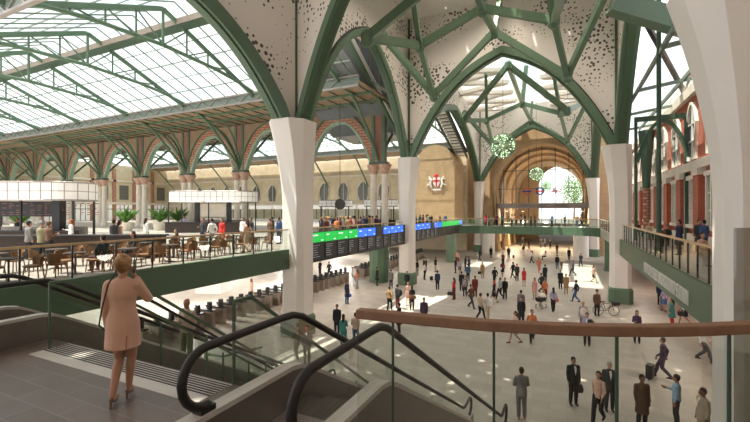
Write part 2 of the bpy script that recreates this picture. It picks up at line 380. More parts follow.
# zigzag skylight over the far bay: white folded beams with open sky between
t = thing('folded_skylight', 'white zigzag skylight ceiling over the far bay of the hall', 'skylight', (-5.2, 53.7, 23))
for j in range(7):
    y = -17.0 + j*5.0
    for s in (-1, 1):
        MB().beam((-8.6, y, .8), (-2.2, y+s*2.5+2.5, 1.6), .9, .5).build('beam', 'white', t)
        MB().beam((8.6, y, .8), (2.2, y+s*2.5+2.5, 1.6), .9, .5).build('beam', 'white', t)
mb = MB()
for s in (-1, 1): mb.box(-8.7*s-1.3 if s < 0 else -8.7, -17.2, 1.9, 8.7 if s < 0 else -8.7+1.3, 17.2, 2.1) if False else None
mb.box(-8.7, -17.2, 1.9, -2.0, 17.2, 2.1); mb.box(1.6, -17.2, 1.9, 8.7, 17.2, 2.1); mb.box(-2.0, 4, 1.9, 1.6, 17.2, 2.1)
mb.build('edge_panel', 'frost', t)
MB().box(-2.0, -17.2, 1.95, 1.6, 4, 2.0).build('glazing', 'rglass', t)

# downlights under the near vault
k = 0
for x, y in ((-9, 31), (-5.2, 33.5), (-1, 30), (-1.5, 24.5), (-9, 25.5), (-5.2, 28.5)):
    t = thing('downlight', 'small round downlight in the near vault ceiling, %s in from the columns' % ORD[k], 'light', (x, y, ZT-.02), group='vault downlights'); k += 1
    MB().lathe([(.24, -.12), (.24, 0)], n=16).build('housing', 'grey', t); MB().lathe([(.17, -.135), (.17, -.12)], n=16).build('lens', 'lamp', t)
    lamp('SPOT', 'downlight_and_fill', (x, y, ZT-.3), 1000, (1, .88, .74), (0, 0, 0), spot_size=2.4, spot_blend=.9, shadow_soft_size=.4)
for x, y in ((-10, 45), (0, 45), (-10, 63), (0, 63), (-5.2, 54)):
    lamp('SPOT', 'downlight_and_fill', (x, y, 22.6), 900, (1, .88, .74), (0, 0, 0), spot_size=2.4, spot_blend=.9, shadow_soft_size=.4)  # fill spots added over the far bay, no such lamps seen

# ================================================================== far tunnel
TX, TR, TZ = -4.0, 7.3, 11.0
A0, A1 = (XL-9, 73.0), (XR+8, 73.0)
def round_wall(name, y, x0, x1, cx, r, zs, ztop, thick, m, label):
    pts, d = round_pts((x0, y), (x1, y), zs, r, cx-x0)
    mb = MB(); spandrel(mb, pts, d, (x0, y), (x1, y), zs, ztop, thick)
    mb.box(x0, y-thick/2, 0, cx-r, y+thick/2, zs); mb.box(cx+r, y-thick/2, 0, x1, y+thick/2, zs)
    return struct(mb.build(name, m), label)
round_wall('wall_tunnel_mouth', 73.0, XL-2.5, XR+4.2, TX, TR, TZ, 22.5, 1.0, 'tan', 'tan brick wall around the tunnel mouth')
mb = MB()
pts, d = round_pts((XL, 0), (XR, 0), TZ, TR, TX-XL)
ring = [Vector((TX-TR, 0, 0))] + pts + [Vector((TX+TR, 0, 0))]
vs = []
for y in (73.5, 110.0): vs += [(p.x, y, p.z) for p in ring]
n_ = len(ring); mb.add(vs, [(i, i+1, n_+i+1, n_+i) for i in range(n_-1)])
struct(mb.build('ceiling_tunnel', 'tan'), 'tan brick barrel vault of the tunnel')
round_wall('wall_tunnel_end', 110.0, XL, XR+1, -1.6, 5.0, 13.3, 20, 1.0, 'tan', 'tan brick end wall of the tunnel')
for i, (y, dr) in enumerate(((72.3, -.0), (76.5, -.5), (84, -.55), (94, -.5))):
    pts, d = round_pts((XL, y), (XR, y), TZ, TR+dr, TX-XL)
    ring = [Vector((TX-TR-dr, y, 0))] + pts + [Vector((TX+TR+dr, y, 0))]
    mb = MB(); sweep(mb, ring, d, .5, .7)
    tag(mb.build('brick_arch_ring', 'tan'), ['outermost', 'second', 'third', 'innermost'][i]+' raised brick ring around the tan tunnel', 'arch ring')
# glazed screen with signs
t = thing('glass_screen', 'tall glazed screen with dark mullions across the tunnel mouth', 'screen', (TX, 74.6, 0))
for i in range(-3, 4):
    x = i*2.1; h = TZ+math.sqrt(max(TR*TR-x*x, 0))
    MB().box(x-.06, -.1, 4.9, x+.06, .1, h).build('mullion', 'dgreen', t)
for z in (11.0, 14.2): MB().box(-TR if z < 12 else -6.4, -.07, z-.05, TR if z < 12 else 6.4, .07, z+.05).build('transom', 'dgreen', t)
g_, d = round_pts((-TR, 0), (TR, 0), TZ, TR, TR)
mb = MB(); vs = [(-TR, 0, 8.0)]+[tuple(p) for p in g_]+[(TR, 0, 8.0)]; mb.add(vs, [tuple(range(len(vs)))]); mb.build('pane', 'glass', t)
t = thing('sign_beam', 'grey sign beam lettered across the tunnel mouth', 'sign', (TX, 74.0, 8.0))
MB().box(-7.4, -.3, -.45, 7.4, .3, .45).build('beam', 'grey', t)
def text(s, size, loc, rot, m, parent, name='lettering', ext=.02, sx=1.0, sp=1.0):
    c = bpy.data.curves.new(name, 'FONT'); c.body = s; c.size = size; c.extrude = ext; c.align_x = 'CENTER'; c.align_y = 'CENTER'; c.offset = -.016*size; c.space_character = sp
    o_ = bpy.data.objects.new(name, c); COL.objects.link(o_); me = bpy.data.meshes.new_from_object(o_.evaluated_get(bpy.context.evaluated_depsgraph_get())); bpy.data.objects.remove(o_)
    me.materials.clear(); me.materials.append(M[m]); o = bpy.data.objects.new(name, me); COL.objects.link(o); o.location = loc; o.rotation_euler = rot; o.scale = (sx, 1, 1); o.parent = parent
    return o
text('LIVERPOOL STREET STATION', .62, (0, -.33, -.02), (PI/2, 0, 0), 'black', t)
def annulus(mb, c, r0, r1, y0, y1, n=28):
    pts = [(math.cos(2*PI*k/n), math.sin(2*PI*k/n)) for k in range(n)]
    vs = [(c[0]+r*a, y, c[2]+r*b) for r, y in ((r0, y0), (r1, y0), (r1, y1), (r0, y1)) for a, b in pts]
    mb.add(vs, [(j*n+k, j*n+(k+1) % n, ((j+1) % 4)*n+(k+1) % n, ((j+1) % 4)*n+k) for j in range(4) for k in range(n)])
for px, ring_m, bar_m, lab in ((527, 'redp', 'blue', 'ringed sign with a crossbar hung at the tunnel mouth, brick behind it'), (540, 'blue', 'red', 'blue ringed sign with a crossbar hung at the tunnel mouth, middle of three')):
    r = (px-CX)/F; y = 73.9; x = y*(CA*r-SA)/(CA+SA*r)
    t = thing('ring_sign', lab, 'sign', (x, y, 10.5)); mb = MB(); annulus(mb, (0,0,0), .42, .68, -.06, .06); mb.build('ring', ring_m, t)
    MB().box(-.75, -.09, -.12, .75, .09, .12).build('bar', bar_m, t); MB().box(-.015, -.01, .57, .015, .01, 3.7).build('hanger', 'black', t)
r = (555-CX)/F; y = 73.9; x = y*(CA*r-SA)/(CA+SA*r)
t = thing('arrow_sign', 'red double arrow railway sign hung at the tunnel mouth', 'sign', (x, y, 10.5)); mb = MB()
mb.beam((-.95, 0, .14), (.95, 0, .14), .1, .13); mb.beam((-.95, 0, -.14), (.95, 0, -.14), .1, .13)
mb.beam((-.45, 0, .52), (0, 0, .14), .1, .13); mb.beam((0, 0, .14), (-.45, 0, -.14), .1, .13); mb.beam((.45, 0, .14), (0, 0, -.14), .1, .13); mb.beam((0, 0, -.14), (.45, 0, -.52), .1, .13)
mb.build('arrows', 'red', t); MB().box(-.015, -.01, .3, .015, .01, 3.7).build('hanger', 'black', t)
# upper walkway inside the tunnel, shops under it
struct(MB().box(TX-TR, 78, 4.3, TX+TR, 110, 4.9).build('floor_tunnel_upper', 'gfloor'), 'upper walkway inside the tunnel')
for i, (x0, x1) in enumerate(((-4.7, -3.2), (-2.9, -1.6), (-1.3, .1), (1.0, 2.4))):
    t = thing('hanging_sign', 'black hanging sign below the walkway, %s from the left' % ORD[i], 'sign', (x0, 79.5, 2.9))
    MB().box(0, -.1, 0, x1-x0, .1, .9).build('board', 'black', t)
    for q_ in (.2, x1-x0-.2): MB().box(q_-.02, -.02, .9, q_+.02, .02, 1.42).build('hanger', 'grey', t)
for x, y, e in ((-10.5, 80, 900), (2.4, 80, 700), (-9, 95, 900), (-4, 88, 700)):  # fill lamps added to warm and brighten the tunnel brick
    lamp('POINT', 'tunnel_fill', (x, y, 6.5), e*1.2, (1, .84, .64), shadow_soft_size=.5)
for x in (-9.5, -4, 1.6):  # low fill lamps added below the tunnel walkway
    lamp('POINT', 'tunnel_fill_low', (x, 82, 3.6), 900, (1, .8, .55), shadow_soft_size=.3)
# street beyond the tunnel
struct(MB().box(-60, 111, 4.0, 90, 260, 4.6).build('floor_street', 'paving'), 'paved street beyond the tunnel')
def office(name_l, x, y, w_, d_, h, m='office', nx=6, nz=5):
    t = thing('office_building', name_l, 'building', (x, y, 4.6))
    MB().box(-w_/2, 0, 0, w_/2, d_, h).build('wall', m, t)
    for i in range(nx):
        for j in range(nz):
            cx_ = -w_/2+(i+.5)*w_/nx; z0 = (j+.25)*h/nz
            MB().box(cx_-w_/nx*.33, -.12, z0, cx_+w_/nx*.33, .02, z0+h/nz*.55).build('window', 'officeglass', t)
    return t
office('pale grey low building beyond the tunnel mouth', 34, 150, 34, 10, 5.2, nx=9, nz=2)
office('grey distant building at the left of the tunnel opening', 12, 175, 16, 10, 4.2, 'stone', 5, 2)
def tree(label, x, y, h, r, z=4.6, seed=1):
    random.seed(seed)
    t = thing('street_tree', label, 'tree', (x, y, z))
    mb = MB(); mb.tube([(0,0,0), (.1,0,h*.35), (0,.1,h*.6)], [.3, .2, .12], 8)
    for k in range(5):
        a = k*1.26; mb.tube([(0,0,h*.4), (math.cos(a)*r*.6, math.sin(a)*r*.6, h*.7)], [.12, .04], 6)
    mb.build('trunk', 'bark', t); mb = MB()
    for k in range(1500):
        u = random.random()**.4*r; a = random.random()*2*PI; b = math.acos(random.uniform(-1, 1))
        p = Vector((u*math.sin(b)*math.cos(a), u*math.sin(b)*math.sin(a), h*.68+u*1.25*math.cos(b)))
        e = Euler((random.random()*6, random.random()*6, random.random()*6)).to_matrix(); s = random.uniform(.18, .36)
        mb.add([p+e@Vector(q_)*s for q_ in ((-1,0,0), (0,-.5,.1), (1,0,0), (0,.5,.1))], [(0,1,2,3)])
    mb.build('foliage', 'leaf', t)
tree('bright green tree growing outside the tunnel mouth', *[(lambda Y: cam2w((574-CX)/F*Y, Y))(120)[i] for i in (0, 1)], 12.5, 4.0)

# ================================================================== footbridge
YB0, YB1 = 59.0, 63.0
t = thing('footbridge', 'green footbridge crossing the hall in front of the tunnel', 'footbridge', (-5.2, YB0, 0))
W2 = 8.9
MB().box(-W2, .25, 4.0, W2, 4.0, 4.9).build('deck', 'gfloor', t); MB().box(-W2-1.2, 0, 3.85, W2+1.2, .25, 4.95).build('fascia', 'green', t)
MB().box(-W2, 4.0, 3.85, W2, 4.2, 4.95).build('fascia', 'fascia', t)
for y in (.12, 4.1):
    MB().box(-W2, y-.01, 4.95, W2, y+.01, 5.95).build('glass_panel', 'glass', t); MB().box(-W2, y-.04, 5.95, W2, y+.04, 6.02).build('handrail', 'rail', t)
    for i in range(13): MB().box(-W2+i*W2/6-.03, y-.03, 4.95, -W2+i*W2/6+.03, y+.03, 5.95).build('post', 'lgreen', t)
for s in (-1, 1):
    mb = MB(); c = s*W2; mb.add([(c, 0, 3.85), (c-s*2.6, 0, 3.85), (c, -2.6, 3.85), (c-s*.8, -.8, 3.85), (c, 0, 4.95), (c-s*2.6, 0, 4.95), (c, -2.6, 4.95), (c-s*.8, -.8, 4.95)], [(0,1,3,2), (4,6,7,5), (1,5,7,3), (3,7,6,2), (2,6,4,0), (0,4,5,1)])
    mb.build('curved_corner', 'fascia', t)
for x, l in ((-14.6, 'green square pier under the left end of the footbridge'), (4.5, 'dark green pier behind the second right column')):
    t = thing('green_pier', l, 'pier', (x, 54.8, 0)); MB().box(-.55, -.55, 0, .55, .55, 3.9).build('shaft', 'green', t); MB().box(-.62, -.62, 0, .62, .62, .3).build('base', 'green', t)
for x in (-12.2, 1.9):
    tag(MB().lathe([(1.1, 0), (1.1, 4.2)], (x, 70, 0), 24).build('round_pillar', 'white'), 'round white pillar under the walkway on the '+('left' if x < 0 else 'right')+' of the tunnel', 'pillar')

# ================================================================== globe lights
def globe(label, x, y, z, r):
    t = thing('globe_light', label, 'pendant light', (x, y, z))
    random.seed(int(y)); m1 = MB(); m2 = MB()
    for k in range(80):
        v = Vector((random.gauss(0,1), random.gauss(0,1), random.gauss(0,1))).normalized(); m1.tube([v*r*.12, v*r*.82], [.02, .012], 5)
        m2.ell(v*r*.84, (.055,)*3, 6, 4)
    m1.build('stems', 'white', t); m2.build('bulbs', 'lampsoft', t); MB().ell((0,0,0), (r*.1,)*3, 12, 8).build('core', 'lampsoft', t)
    MB().ell((0,0,0), (r,)*3, 28, 18).build('glass_ball', 'globeglass', t, True); MB().tube([(0,0,r), (0,0,(ZT if y < 70 else 18.2)-z-.1 if y < 37 else (24.6 if y < 70 else 18.0)-z)], .02, 6).build('cable', 'black', t)
globe('large green glass globe of sparkling lights hanging under the middle arch', -5.2, 36.2+.9, 12.9, 1.15)
globe('medium green glass globe of lights hanging before the tunnel', -4.2, 64, 12.6, 1.1)
globe('smallest and farthest globe light, hanging above the ring signs', -4.3, 97.8, 12.7, 1.1)
# ================================================================== left gallery deck and its edge
def rows(label_fn, *a): pass
struct(MB().box(-104, 2.0, 4.0, XL-.3, 59.0, 4.9).build('floor_gallery', 'gfloor'), 'left gallery floor')
t = thing('gallery_fascia', 'long dark green gallery edge beam running from the left foreground to the big column', 'beam', (XL, 0, 0))
MB().box(-.3, 3.0, 3.85, 0, 18.1, 4.95).build('beam', 'fascia', t)
t = thing('gallery_fascia', 'green gallery edge beam behind the departure screens', 'beam', (XL, 0, 0))
MB().box(-.3, 19.7, 3.95, -.05, 59, 4.95).build('beam', 'fascia', t)
def railing(label, pts, h=1.1, z=4.95, railm='rail', step=1.5, postm='black', inset=0):
    t = thing('glass_railing', label, 'railing', (pts[0][0], pts[0][1], z)); o = Vector((pts[0][0], pts[0][1], 0)); k = 0
    for a, b in zip(pts, pts[1:]):
        a = Vector((*a, 0))-o; b = Vector((*b, 0))-o; n = max(1, round((b-a).length/step))
        for i in range(n):
            p, q_ = a+(b-a)*i/n, a+(b-a)*(i+1)/n; e = (q_-p).normalized()*.03
            MB().beam(p+e+Vector((0,0,h*.5)), q_-e+Vector((0,0,h*.5)), .018, h*.94).build('glass_panel', 'glass', t)
            MB().box(p.x-.022, p.y-.022, 0, p.x+.022, p.y+.022, h).build('post', postm, t)
        MB().beam(a+Vector((0,0,h)), b+Vector((0,0,h)), .10, .07).build('handrail', railm, t)
    return t
railing('glass railing with pale timber handrail along the left gallery by the rattan chairs', [(XL-.1, 3.2), (XL-.1, 18.1)], step=1.35)
railing('glass railing with timber handrail above the departure screens', [(XL-.1, 19.8), (XL-.1, 35.5)], step=2.2)
railing('far glass railing above the screens beyond the second column', [(XL-.1, 37.3), (XL-.1, 58.5)], step=3)

# departure screens
y = 20.1; idx = 0
kinds = ['g', 'g', 'g', 'g', 'b', 'b', 'd', 'b', 'b', 'b', None, 'b', 'b', 'b', 'b', 'd', 'b', 'b', 'g', 'g', 'g', 'g', 'g', 'g', 'b']
nm = {'g': 'green', 'b': 'blue', 'd': 'unlit dark'}; cnt = {}
MBk = MB().box(-.10, 20.0, 3.95, .05, 58.9, 5.8)
tag(MBk.build('screen_frame', 'black'), 'long black frame carrying the row of departure screens', 'screen frame').location = (XL, 0, 0)
for kd in kinds:
    if kd:
        side = 'before' if idx < 10 else 'beyond'; key = (kd, side); cnt[key] = cnt.get(key, 0)+1
        t = thing('departure_screen', '%s departure screen %s the second column, %s of its colour from the near end' % (nm[kd], side, ORD[cnt[key]-1]), 'screen', (XL+.05, y, 4.0), group='departure screens')
        MB().box(0, .06, .08, .06, 1.44, 1.12).build('display', 'scr_d', t)
        MB().box(0, .06, 1.16, .07, 1.44, 1.76).build('header', {'g': 'scr_g', 'b': 'scr_b', 'd': 'scr_d'}[kd], t, label=nm[kd]+' header panel')
        if y < 45:
            random.seed(idx); m1 = MB(); m2 = MB()
            # right = far when seen from the hall, so rows start at the near (low y) side
            m1.box(.07, .16, 1.56, .075, .16+random.uniform(.3, .6), 1.64); m3 = MB().box(.07, 1.05, 1.24, .075, 1.32, 1.30)
            for j in range(6): m2.box(.06, .16, .95-j*.14, .065, .16+random.uniform(.25, .9), .99-j*.14)
            if kd != 'd': (m1.build('header_lettering', 'txt', t), m3.build('platform_lettering', 'txt', t))
            m2.build('display_lettering', 'dtxt', t)
    else: y += .8
    idx += 1; y += 1.5

# ================================================================== ticket gates
g0 = thing('ticket_gate', 'grey ticket gate with a black top in the long gate line under the gallery', 'ticket gate', (-20.3, 9, 0), group='ticket gates')
MB().box(-.75, -.14, 0, .75, .14, .95).build('cabinet', 'gate', g0); MB().box(-.78, -.16, .95, .78, .16, 1.03).build('top', 'black', g0)
MB().box(.30, -.10, 1.03, .52, .10, 1.5).build('reader', 'black', g0)
for s in (-1, 1): MB().box(-.25, s*.14 if s > 0 else -.36, .35, .25, .36 if s > 0 else -.14, .85).build('flap', 'glass', g0)
for i in range(1, 56):
    yy = 9+i*.88
    if abs(yy-36.5) < 1.3: continue
    copy_tree(g0, (-20.3 if yy < 36 else -20.3, yy, 0))

# ================================================================== train shed arcade
AY = 36.5; COLX = [-17.1-9.24*k for k in range(10)]
for k, x in enumerate(COLX):
    t = thing('arcade_column', 'pair of slim pink iron columns under the glass roof, %s from the departure screens' % ORD[k], 'column', (x, AY, 0), group='arcade columns')
    for s in (-.62, .62):
        MB().lathe([(.5, 4.9), (.5, 5.2), (.36, 5.4), (.32, 10.6), (.36, 10.8)], (s, 0, 0), 14).build('shaft', 'stone', t)
        MB().lathe([(.36, 10.8), (.42, 10.95), (.38, 11.05), (.66, 11.6), (.7, 11.75)], (s, 0, 0), 12).build('capital', 'coralm', t)
    if k < 2: MB().lathe([(1.0, 0), (1.0, 4.0)], (0, 0, 0), 10).build('base', 'green', t, label='green clad column foot')
    MB().box(-.95, -.45, 11.75, .95, .45, 12.0).build('impost', 'dgreen', t)
    for s in (-.55, .55): MB().box(s-.16, -.3, 12.0, s+.16, .3, 17.4).build('post', 'green', t)
    MB().box(-.39, -.22, 12.0, .39, .22, 17.4).build('infill', 'rose', t)
for k in range(9):
    a, b = (COLX[k], AY), (COLX[k+1], AY)
    t = thing('arcade_arch', 'pointed pink brick arch of the train shed arcade, %s from the departure screens' % ORD[k], 'arch', (a[0], AY, 12))
    pts, d = arch_pts(a, b, 0, 4.3, 1.0, 16, .06, 2.3); P = [q_-Vector((a[0], AY, 0)) for q_ in pts]
    mb = MB(); sweep(mb, P, d, .22, .55); mb.build('rib', 'lgreen', t)
    mb = MB(); sweep(mb, P, d, .75, .5, .22); mb.build('brick_band', 'pink', t)
    mb = MB(); sweep(mb, P, d, .14, .8, .95); mb.build('moulding', 'green', t)
    mb = MB(); spandrel(mb, [p+Vector((0,0,.9)) for p in P], d, (0, 0), (b[0]-a[0], 0), .9, 5.4, .4); mb.build('spandrel', 'boards', t)
    c_ = (b[0]-a[0])/2
    for s in (-1, 1):
        mb = MB(); mb.tube([(c_*(1+s*(.98-.25*u)), -4*u, .3+4.8*acurve(u, .1, 2.0)) for u in [i/8 for i in range(9)]], .13, 6); mb.build('diagonal_rib', 'green', t)

LC = [(0, 19.1), (4.7, 18.9), (7.1, 18.6), (9.9, 18.0), (12.2, 16.9), (14.6, 14.6), (16.3, 12.9), (17.1, 11.9)]
def lc(dd):
    for (a, za), (b, zb) in zip(LC, LC[1:]):
        if dd <= b: return za+(zb-za)*(dd-a)/(b-a)
    return 11.9
def truss(x, ry, label, lo=None):
    t = thing('roof_truss', label, 'truss', (x, ry, 0), group='train shed trusses')
    top = lambda dd: 21.7-.42*dd
    lo_ = lo if lo is not None else -17.1
    yy = [lo_+(17.1-lo_)*i/40 for i in range(41)]
    MB().tube([(0, v, lc(abs(v))) for v in yy], .15, 8).build('lower_chord', 'green', t)
    MB().beam((0, 0, 21.7), (0, 9.2, top(9.2)), .2, .3).build('top_chord', 'green', t)
    MB().beam((0, 0, 21.7), (0, -9.2, top(9.2)), .2, .3).build('top_chord', 'green', t)
    mb = MB()
    for s in (-1, 1):
        ds = [0, 2.0, 4.0, 6.0, 7.8]
        for i, dd in enumerate(ds):
            mb.tube([(0, s*dd, top(dd)), (0, s*dd, lc(dd))], .075 if i else .11, 6)
            if i < len(ds)-1: mb.tube([(0, s*ds[i+1], top(ds[i+1])), (0, s*dd, lc(dd))], .06, 6)
    mb.build('web', 'green', t)
    for s in (-1, 1):
        mb = MB(); mb.tube([(0, s*9.2, top(9.2)), (0, s*17.0, 17.5)], .12, 6); mb.build('rafter', 'green', t)
    return t
for k, x in enumerate(COLX):
    truss(x, 19.4, 'green arched truss under the near glass roof, %s from the hall' % ORD[k])
    truss(x, 53.6, 'green arched truss under the farther glass roof beyond the arcade, %s from the hall' % ORD[k])
XA, XB = -96.0, -15.2
def shed_roof(ry, word):
    mb = MB()
    for s in (-1, 1): mb.add([(XA, ry, 22.0), (XB, ry, 22.0), (XB, ry+s*9.2, 18.15), (XA, ry+s*9.2, 18.15)], [(0,1,2,3)])
    g = struct(mb.build('ceiling_glass', 'rglass'), word+' glass roof of the train shed')
    mb = MB()
    for s in (-1, 1):
        x = XA
        while x < XB:
            mb.beam((x, ry, 21.95), (x, ry+s*9.2, 18.1), .045, .10); x += 1.54
        for j in range(1, 6): mb.beam((XA, ry+s*9.2*j/6, 22.0-3.87*j/6), (XB, ry+s*9.2*j/6, 22.0-3.87*j/6), .05, .10 if j % 2 else .06)
    struct(mb.build('trim_glazing_bars', 'bar'), word+' roof glazing bars')
    for s in (-1, 1):
        t = thing('lattice_gutter_beam', 'long lattice beam along the %s side of the %s glass roof' % ('far' if s > 0 else 'near', word), 'beam', (0, ry+s*9.1, 17.6))
        MB().beam((XA, 0, .45), (XB, 0, .45), .25, .14).build('chord', 'grey', t); MB().beam((XA, 0, -.35), (XB, 0, -.35), .25, .14).build('chord', 'grey', t)
        mb = MB(); x = XA; f = 1
        while x < XB-1: mb.beam((x, 0, -.35*f+.05), (x+1.0, 0, .35*f+.05), .07, .08); x += 1.0; f = -f
        mb.build('lattice', 'grey', t); MB().box(XA, .06, -.35, XB, .1, .45).build('backing', 'bar', t)
    t = thing('roof_walkway', 'grey maintenance walkway under the ridge of the %s glass roof' % word, 'walkway', (0, ry+1.5, 20.95))
    MB().box(XA, -.4, -.05, XB, .4, .05).build('deck', 'dgreen', t)
    for s in (-.45, .45): MB().box(XA, s-.03, .05, XB, s+.03, .5).build('side_panel', 'gate', t)
shed_roof(19.4, 'near'); shed_roof(53.6, 'farther')
for a, b, n_ in ((28.6, 44.4, 'over the arcade'), (62.8, 71, 'at the back')):
    mb = MB(); mb.box(XA, a, 17.55, XB, b, 17.7); struct(mb.build('ceiling_boards', 'boards'), 'tan boarded ceiling '+n_)
mb = MB()
for x in [COLX[0]+3-1.54*i for i in range(40)]: mb.beam((x, 28.6, 17.5), (x, 44.4, 17.5), .06, .1)
for yy in (31.2, 33.8, 39.2, 41.8): mb.beam((XA, yy, 17.45), (XB, yy, 17.45), .16, .2)
struct(mb.build('trim_ceiling_ribs', 'green'), 'green ribs of the boarded ceiling')
# back wall
mb = MB(); mb.box(XA, 71.5, 0, XL-2.2, 72.3, 17.6); struct(mb.build('wall_back', 'cream'), 'cream brick back wall of the train shed')
k = 0
for i in range(15):
    x = -18.5-i*4.62
    t = thing('arched_window', 'arched window in the cream back wall, %s from the hall' % ORD[i], 'window', (x, 71.45, 9.3), group='arched back windows')
    ring, d = arch_pts((-1.1, 0), (1.1, 0), 2.4, 1.25, 0, 8, .1, 2.2); full = [Vector((-1.1, 0, 0))]+ring+[Vector((1.1, 0, 0))]
    mb = MB(); sweep(mb, full, Vector((1,0,0)), .28, .35); mb.build('surround', 'stone', t)
    mb = MB(); mb.add([(p.x, -.02, p.z) for p in full], [tuple(range(len(full)))]); mb.build('pane', 'winglass', t)
    MB().box(-.04, -.08, 0, .04, -.03, 3.6).build('bar', 'white', t)
t = thing('string_course', 'pale stone band along the cream back wall', 'moulding', (0, 71.4, 0)); MB().box(XA, -.25, 8.2, XL-2.4, .08, 8.6).build('band', 'stone', t)
MB().box(XA, -.25, 14.1, XL-2.4, .08, 14.5).build('band', 'stone', t)
# end wall of the shed
eb = thing('end_frontage', 'cream brick end wall of the train shed with shopfronts, far behind the kiosks', 'building', (-96, 0, 0))
MB().box(-1, -6, 0, 0, 72, 18).build('wall', 'cream', eb)
for i in range(16):
    yc = -2+i*4.8
    f = MB().box(0, yc-2.0, 5.0, .1, yc+2.0, 8.6).build('shop_window', 'lightbox', eb); MB().box(.1, yc-.05, 5.0, .2, yc+.05, 8.6).box(.1, yc-2, 7.5, .2, yc+2, 7.62).box(.1, yc-1.05, 5, .18, yc-.97, 8.6).box(.1, yc+.97, 5, .18, yc+1.05, 8.6).build('glazing_bar', 'dgreen', f)
    MB().box(0, yc-1.1, 9.8, .08, yc+1.1, 13.2).build('window', 'winglass', eb); MB().box(0, yc+2.05, 4.9, .4, yc+2.75, 17).build('pilaster', 'pink', eb)
MB().box(0, -6, 8.7, .5, 72, 9.2).build('cornice', 'stone', eb); MB().box(0, -6, 14, .4, 72, 14.4).build('cornice', 'stone', eb)
# white-fronted shops at gallery level before the back wall
for i in range(9):
    x = -20-i*7.0
    t = thing('shopfront', 'white lit shopfront against the back wall, %s from the hall' % ORD[i], 'shop', (x, 69.5, 4.9), group='back shopfronts')
    MB().box(-3.2, 0, 0, 3.2, 1.7, .5).build('stall_riser', 'white', t); MB().box(-3.2, 0, 2.6, 3.2, 1.7, 3.4).build('canopy', 'lightbox', t)
    for q_ in (-3.1, -1.05, 1.05, 3.1): MB().box(q_-.06, 0, .5, q_+.06, .12, 2.6).build('frame', 'dgreen', t)
    MB().box(-3.1, .06, .5, 3.1, .08, 2.6).build('window', 'glass', t)
struct(MB().box(-104, 59.0, 4.0, XL-.3, 71.4, 4.9).build('floor_gallery', 'gfloor'), 'back gallery floor')

# tan end wall with crest
t = thing('tan_gable_wall', 'tall round-topped tan brick wall carrying a red and white crest', 'wall', (-19.2, 62.0, 4.9))
pts, d = round_pts((-3.2, 0), (3.2, 0), 9.6, 3.2, 3.2); full = [(-3.2, 0)]+[(p.x, p.z) for p in pts]+[(3.2, 0)]
mb = MB(); n_ = len(full); mb.add([(a, 0, b) for a, b in full]+[(a, 6.0, b) for a, b in full], [tuple(range(n_)), tuple(range(n_, 2*n_))[::-1]]+[(i, (i+1) % n_, (i+1) % n_+n_, i+n_) for i in range(n_)])
mb.build('wall', 'tan', t)
t = thing('crest', 'red and white heraldic crest on the tan wall', 'crest', (-18.9, 61.9, 11.7))
mb = MB(); mb.add([(-.55, -.06, .8), (.55, -.06, .8), (.55, -.06, -.2), (0, -.06, -.95), (-.55, -.06, -.2), (-.55, 0, .8), (.55, 0, .8), (.55, 0, -.2), (0, 0, -.95), (-.55, 0, -.2)], [(0,1,2,3,4), (5,9,8,7,6), (0,5,6,1), (1,6,7,2), (2,7,8,3), (3,8,9,4), (4,9,5,0)]); mb.build('shield', 'white', t)
MB().box(-.12, -.1, -.8, .12, -.055, .78).box(-.53, -.1, .1, .53, -.055, .34).build('cross', 'red', t)
for s in (-1, 1):
    mb = MB(); mb.tube([(s*.75, -.05, -.9), (s*1.0, -.05, -.3), (s*.85, -.05, .4), (s*1.25, -.05, .95)], [.12, .2, .17, .08], 8); mb.tube([(s*.85, -.05, .4), (s*1.5, -.05, .6)], [.1, .04], 6); mb.tube([(s*1.0, -.05, -.2), (s*1.6, -.05, -.5), (s*1.5, -.05, 0)], [.08, .06, .03], 6); mb.build('supporter', 'white', t)
MB().box(-.8, -.05, -1.3, .8, 0, -1.05).build('scroll', 'white', t); MB().ell((0, -.05, 1.05), (.4, .1, .28)).build('helm', 'red', t)

# stair flight high at the left of the far bay
t = thing('high_staircase', 'pale slatted staircase climbing behind the far green side arch', 'staircase', (-15.6, 53, 16))
for i in range(15): MB().box(-.9, 12-i*.85, .1+i*.31, .7, 12.6-i*.85, .34+i*.31).build('tread', 'white', t)
for s in (-1.0, .8): MB().beam((s, 12.6, -.1), (s, -.4, 4.75), .14, .5).build('stringer', 'dgreen', t)
MB().beam((-.1, 12.6, .75), (-.1, -.4, 5.5), 1.9, .1).build('backing_panel', 'darkwood', t)

# modern glazed office seen over the roof through the left arch
t = thing('glazed_office', 'dark glazed office block seen over the shed roof through the near left arch', 'building', (-15.9, 0, 0))
mb = MB(); mb.add([(0, 27.5, 21.6), (0, 38.6, 15.4), (0, 44, 15.4), (0, 44, 34), (0, 27.5, 34), (-8, 27.5, 21.6), (-8, 38.6, 15.4), (-8, 44, 15.4), (-8, 44, 34), (-8, 27.5, 34)], [(0,1,2,3,4), (9,8,7,6,5), (0,5,6,1), (1,6,7,2), (3,8,9,4)]); mb.build('glazing', 'officeglass', t)
for i in range(9): MB().box(.0, 28+i*1.9, max(15.5, 21.6-(28+i*1.9-27.5)*.56), .1, 28.1+i*1.9, 34).build('mullion', 'grey', t)
for z in (18.5, 21.5, 24.5, 27.5, 30.5): MB().box(.0, max(27.5, 27.5+(21.6-z)*1.8), z, .16, 44, z+.22).build('floor_edge', 'white', t)
MB().beam((.15, 27.0, 21.8), (.15, 38.4, 15.5), .25, .32).build('sloping_beam', 'white', t); MB().beam((.2, 27.2, 20.9), (.2, 37.8, 15.0), .3, .35).build('sloping_beam', 'green', t)
t = thing('roof_clock', 'round dark clock hanging beneath the shed roof behind the screens', 'clock', (-19.6, 33.0, 7.75))
